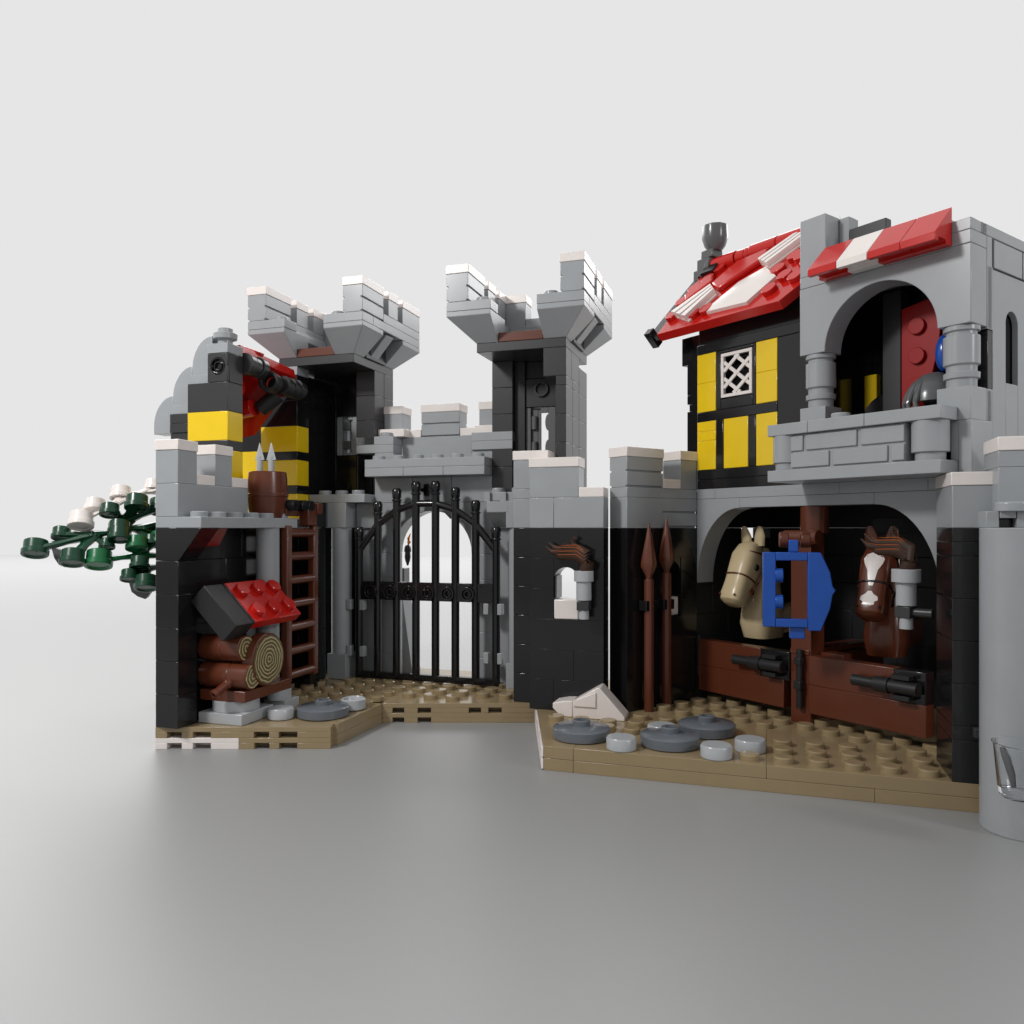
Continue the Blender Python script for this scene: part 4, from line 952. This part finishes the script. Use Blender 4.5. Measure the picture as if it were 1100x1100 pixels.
# ================================================================== LOG RACK and its load
lr = Thing('log_rack', 'brown plank on stacked gray plates holding the logs under the left wall', 'rack', 'G', (-12, 0, 0))
lr.part('plank', 'bark', MB().box(-13.1, -11.1, -.75, 2.2, .8, 1.2))
mb = MB().box(-13, -11.1, -.95, 1, 0, .4); mb.box(-12, -11, 1.6, 2.6, 0, .4); lr.part('base_plate', 'silver', mb)
mb = MB().lathe(-12.05, .0, [(.85, .4), (.85, .8)], 40).lathe(-11.5, 1.9, [(.5, .4), (.5, .8)], 30); lr.part('round_plate', 'silver', mb, .015)
def log(w, z, u0, u1, label):
    t = Thing('log', label, 'log', 'G', (u1, w, z), group='logs on the rack')
    mb = MB().lathe(0, w, [(.44, u0), (.49, u0+.08), (.49, u1-.85), (.465, u1-.83), (.465, u1-.80), (.49, u1-.78), (.49, u1-.04), (.45, u1)], 40, axis=(1, 0, 0), z=z)
    t.part('bark', 'bark', mb, 0); t.part('cut_end', 'logend', MB().cone((u1-.01, w, z), (u1+.02, w, z), .43, .43, 40), 0)
log(-.35, 1.71, -13.2, -11.05, 'brown log with ringed tan end, lowest on the rack')
log(-.35, 2.72, -13.2, -11.35, 'brown log with ringed tan end, lying on top of the lower log')
t = Thing('log_slice', 'large round log slice with tan growth rings standing beside the two logs', 'log slice', 'G', (-10.98, .55, 2.2))
t.part('bark', 'bark', MB().lathe(0, .55, [(.96, -11.5), (1.0, -11.45), (1.0, -11.05), (.96, -11)], 48, axis=(1, 0, 0), z=2.2), 0)
t.part('cut_end', 'logend', MB().cone((-11.01, .55, 2.2), (-10.98, .55, 2.2), .93, .93, 48), 0)
mb = MB().lathe(0, 0, [(.19, 0), (.19, .35), (.155, .38), (.155, .8), (.19, .84), (.19, 1.0), (.08, 1.0), (.07, .85), (0, .85)], 24, axis=(-.25, -1, -.55))
solo('spigot', 'short brown tube sticking out in front of the lower log', 'tube', 'G', (-11.75, -.55, 1.62), 'bark', mb, .012, rot=Matrix.Identity(4))
# tilted red and black block
rot = Matrix.Rotation(R(45), 4, 'Y')
bl = Thing('bellows', 'red studded plate with a black end block, tilted over the log pile', 'bellows', 'G', (-12.02, -1.35, 4.1), rot=rot)
mb = MB().box(-1, 1, 0, 1.0, -.42, .42, .01); bl.part('end_block', 'jet', mb, .02)
bl.part('edge_plate', 'black', MB().box(-1, 1, 1.0, 1.12, -.38, .44))
mb = MB().box(-1, 1, 1.12, 4.1, .05, .45); p_ = bl.part('plate', 'red', mb)
studs(bl, [(a, b, .45) for a in (-.5, .5) for b in (1.62, 2.62, 3.62)], 'red', p_)
bl.part('support', 'tan', MB().box(.1, .6, 1.3, 2.0, -.45, .05))

# ladder
la = Thing('ladder', 'brown ladder with seven rungs hooked to the walkway by the gate', 'ladder', 'G', (-12.1, 4.3, .7))
lu, wa, wb = -12.05, 3.08, 5.45
la.part('rail', 'bark', MB().box(lu-.18, lu+.18, wa, wa+.36, .75, 7.3, 0), .07); la.part('rail', 'bark', MB().box(lu-.18, lu+.18, wb-.36, wb, .75, 7.3, 0), .07)
mb = MB()
for k in range(7): mb.tube([(lu, wa+.1, 1.02+k*.995), (lu, wb-.1, 1.02+k*.995)], .19, 14)
la.part('rungs', 'bark', mb, 0)
la.part('hook', 'bark', MB().box(lu-.3, lu+.2, 4.6, 5.3, 7.3, 8.15).box(lu-.5, lu-.1, 3.4, 4.4, 7.7, 8.25).box(lu-.3, lu+.3, 5.2, 5.6, 7.8, 8.3), .04)
mb = MB()
for w in (3.6, 4.3, 4.8): mb.cone((lu-.5, w, 8.15), (lu+.25, w, 8.15), .24, .24)
la.part('hinge_roller', 'black', mb, .02)

# dark wall behind ladder
lb = Thing('castle_wall', 'black brick wall behind the ladder, between the log store and the gate column', 'wall', 'G', (-14, 8, 0))
mb = MB().bricks_u(-14.6, -13.06, 7.2, 8, 0, 8.4, 2); mb.bricks_w(-14.6, -13.8, 5, 8, 0, 7.2, 2)
lb.part('bricks', 'black', mb)

# barrel with bolts
br = Thing('barrel', 'brown barrel standing on the left walkway beside the low white cap', 'barrel', 'G', (-13.0, 3.3, 7.6))
br.part('staves', 'bark', MB().lathe(-13, 3.3, [(.70, 7.6), (.79, 8.0), (.82, 8.5), (.85, 8.52), (.85, 8.62), (.82, 8.64), (.80, 9.2), (.77, 9.52), (.73, 9.55), (.60, 9.52), (.6, 9.2), (0, 9.2)], 32), 0)
for du, dw, lbl in ((-.32, -.1, 'silver spear tip sticking out of the barrel, left one'), (.18, .0, 'silver spear tip sticking out of the barrel, right one')):
    u, w = -13+du, 3.3+dw
    t = Thing('spear_tip', lbl, 'spear', 'G', (u, w, 9.3), group='silver spear tips in the barrel')
    t.part('shaft', 'silver', MB().cyl(u, w, 9.0, 10.2, .13, 20), .01)
    t.part('point', 'silver', MB().add([(u-.25, w, 10.05), (u, w-.14, 10.02), (u+.25, w, 10.05), (u, w+.14, 10.02), (u, w, 10.85)], [(0, 1, 4), (1, 2, 4), (2, 3, 4), (3, 0, 4), (3, 2, 1, 0)]), .015)

# ================================================================== TREE at the left edge
def at(x, y, D_): return Vector(((x-550)*D_/F, D_, H-(y-YH)*D_/F))
tr = Thing('tree', 'tree with green and white leaf plates reaching out left of the wall', 'tree', 'W', tuple(at(232, 800, 33)))
mb = MB().tube([at(236, 803, 33), at(232, 700, 33), at(228, 600, 33), at(222, 500, 33)], [.45, .4, .38, .3]); tr.part('trunk', 'bark', mb, 0)
def leaf(color, hub, knobs, arm=.16, r=.34, h=.31, sub=True):
    """leaf plate: knobs (short studs) joined to a hub by tapering arms"""
    mb = MB(); H_ = at(*hub)
    prev = H_
    for kx in knobs:
        P_ = at(kx[0], kx[1], kx[2]); s_ = kx[3] if len(kx) > 3 else 1
        a = P_ if len(kx) < 5 else P_
        mb.tube([H_, H_.lerp(P_, .45), P_], [arm*1.0, arm*.62, arm*.85], 8, 2.0)
        mb.lathe(P_.x, P_.y, [(r*s_*.8, -h*s_*.45), (r*s_*.9, -h*s_*.62), (r*s_*1.12, -h*s_*.6), (r*s_*1.14, -h*s_*.1), (r*s_, -h*s_*.08), (r*s_, h*s_*.85)], 20, axis=(-.12, .38, .92), z=P_.z)
    tr.part('leaf_plate', color, mb, .015)
D0_ = 32
leaf('white', (125, 541, 31.6), [(87, 560, 30.8, 1.25), (102, 544, 31.4, 1.05), (130, 531, 32.2, 1.1), (165, 523, 33.2, 1)], .12)
leaf('white', (165, 528, 33), [(187, 522, 33, 1), (130, 531, 32.4, .6)], .12)
leaf('green', (100, 575, 31), [(38, 590, 30.2, 1.25), (66, 574, 30.8, .95), (78, 600, 30.2, 1.2), (128, 570, 31.6, 1.2), (115, 585, 31, .8)], .20)
leaf('green', (135, 560, 32), [(118, 549, 31.2, 1.0), (147, 541, 31.6, 1.2), (172, 545, 32.4, 1.2), (128, 575, 31, 1.1)], .2)
leaf('green', (150, 568, 32), [(128, 568, 31.2, 1.1), (172, 575, 32.6, 1.1), (190, 556, 33.4, 1), (163, 582, 31.8, .9)], .2)
leaf('lgreen', (150, 596, 31.8), [(106, 602, 30.8, 1.35), (147, 585, 31.3, 1.1), (172, 580, 32, 1.1), (190, 598, 32.4, 1)], .18)
leaf('green', (152, 612, 31.6), [(150, 606, 31.2, 1.0), (139, 619, 31, .9), (157, 627, 30.8, 1.15), (185, 606, 32, 1)], .2)
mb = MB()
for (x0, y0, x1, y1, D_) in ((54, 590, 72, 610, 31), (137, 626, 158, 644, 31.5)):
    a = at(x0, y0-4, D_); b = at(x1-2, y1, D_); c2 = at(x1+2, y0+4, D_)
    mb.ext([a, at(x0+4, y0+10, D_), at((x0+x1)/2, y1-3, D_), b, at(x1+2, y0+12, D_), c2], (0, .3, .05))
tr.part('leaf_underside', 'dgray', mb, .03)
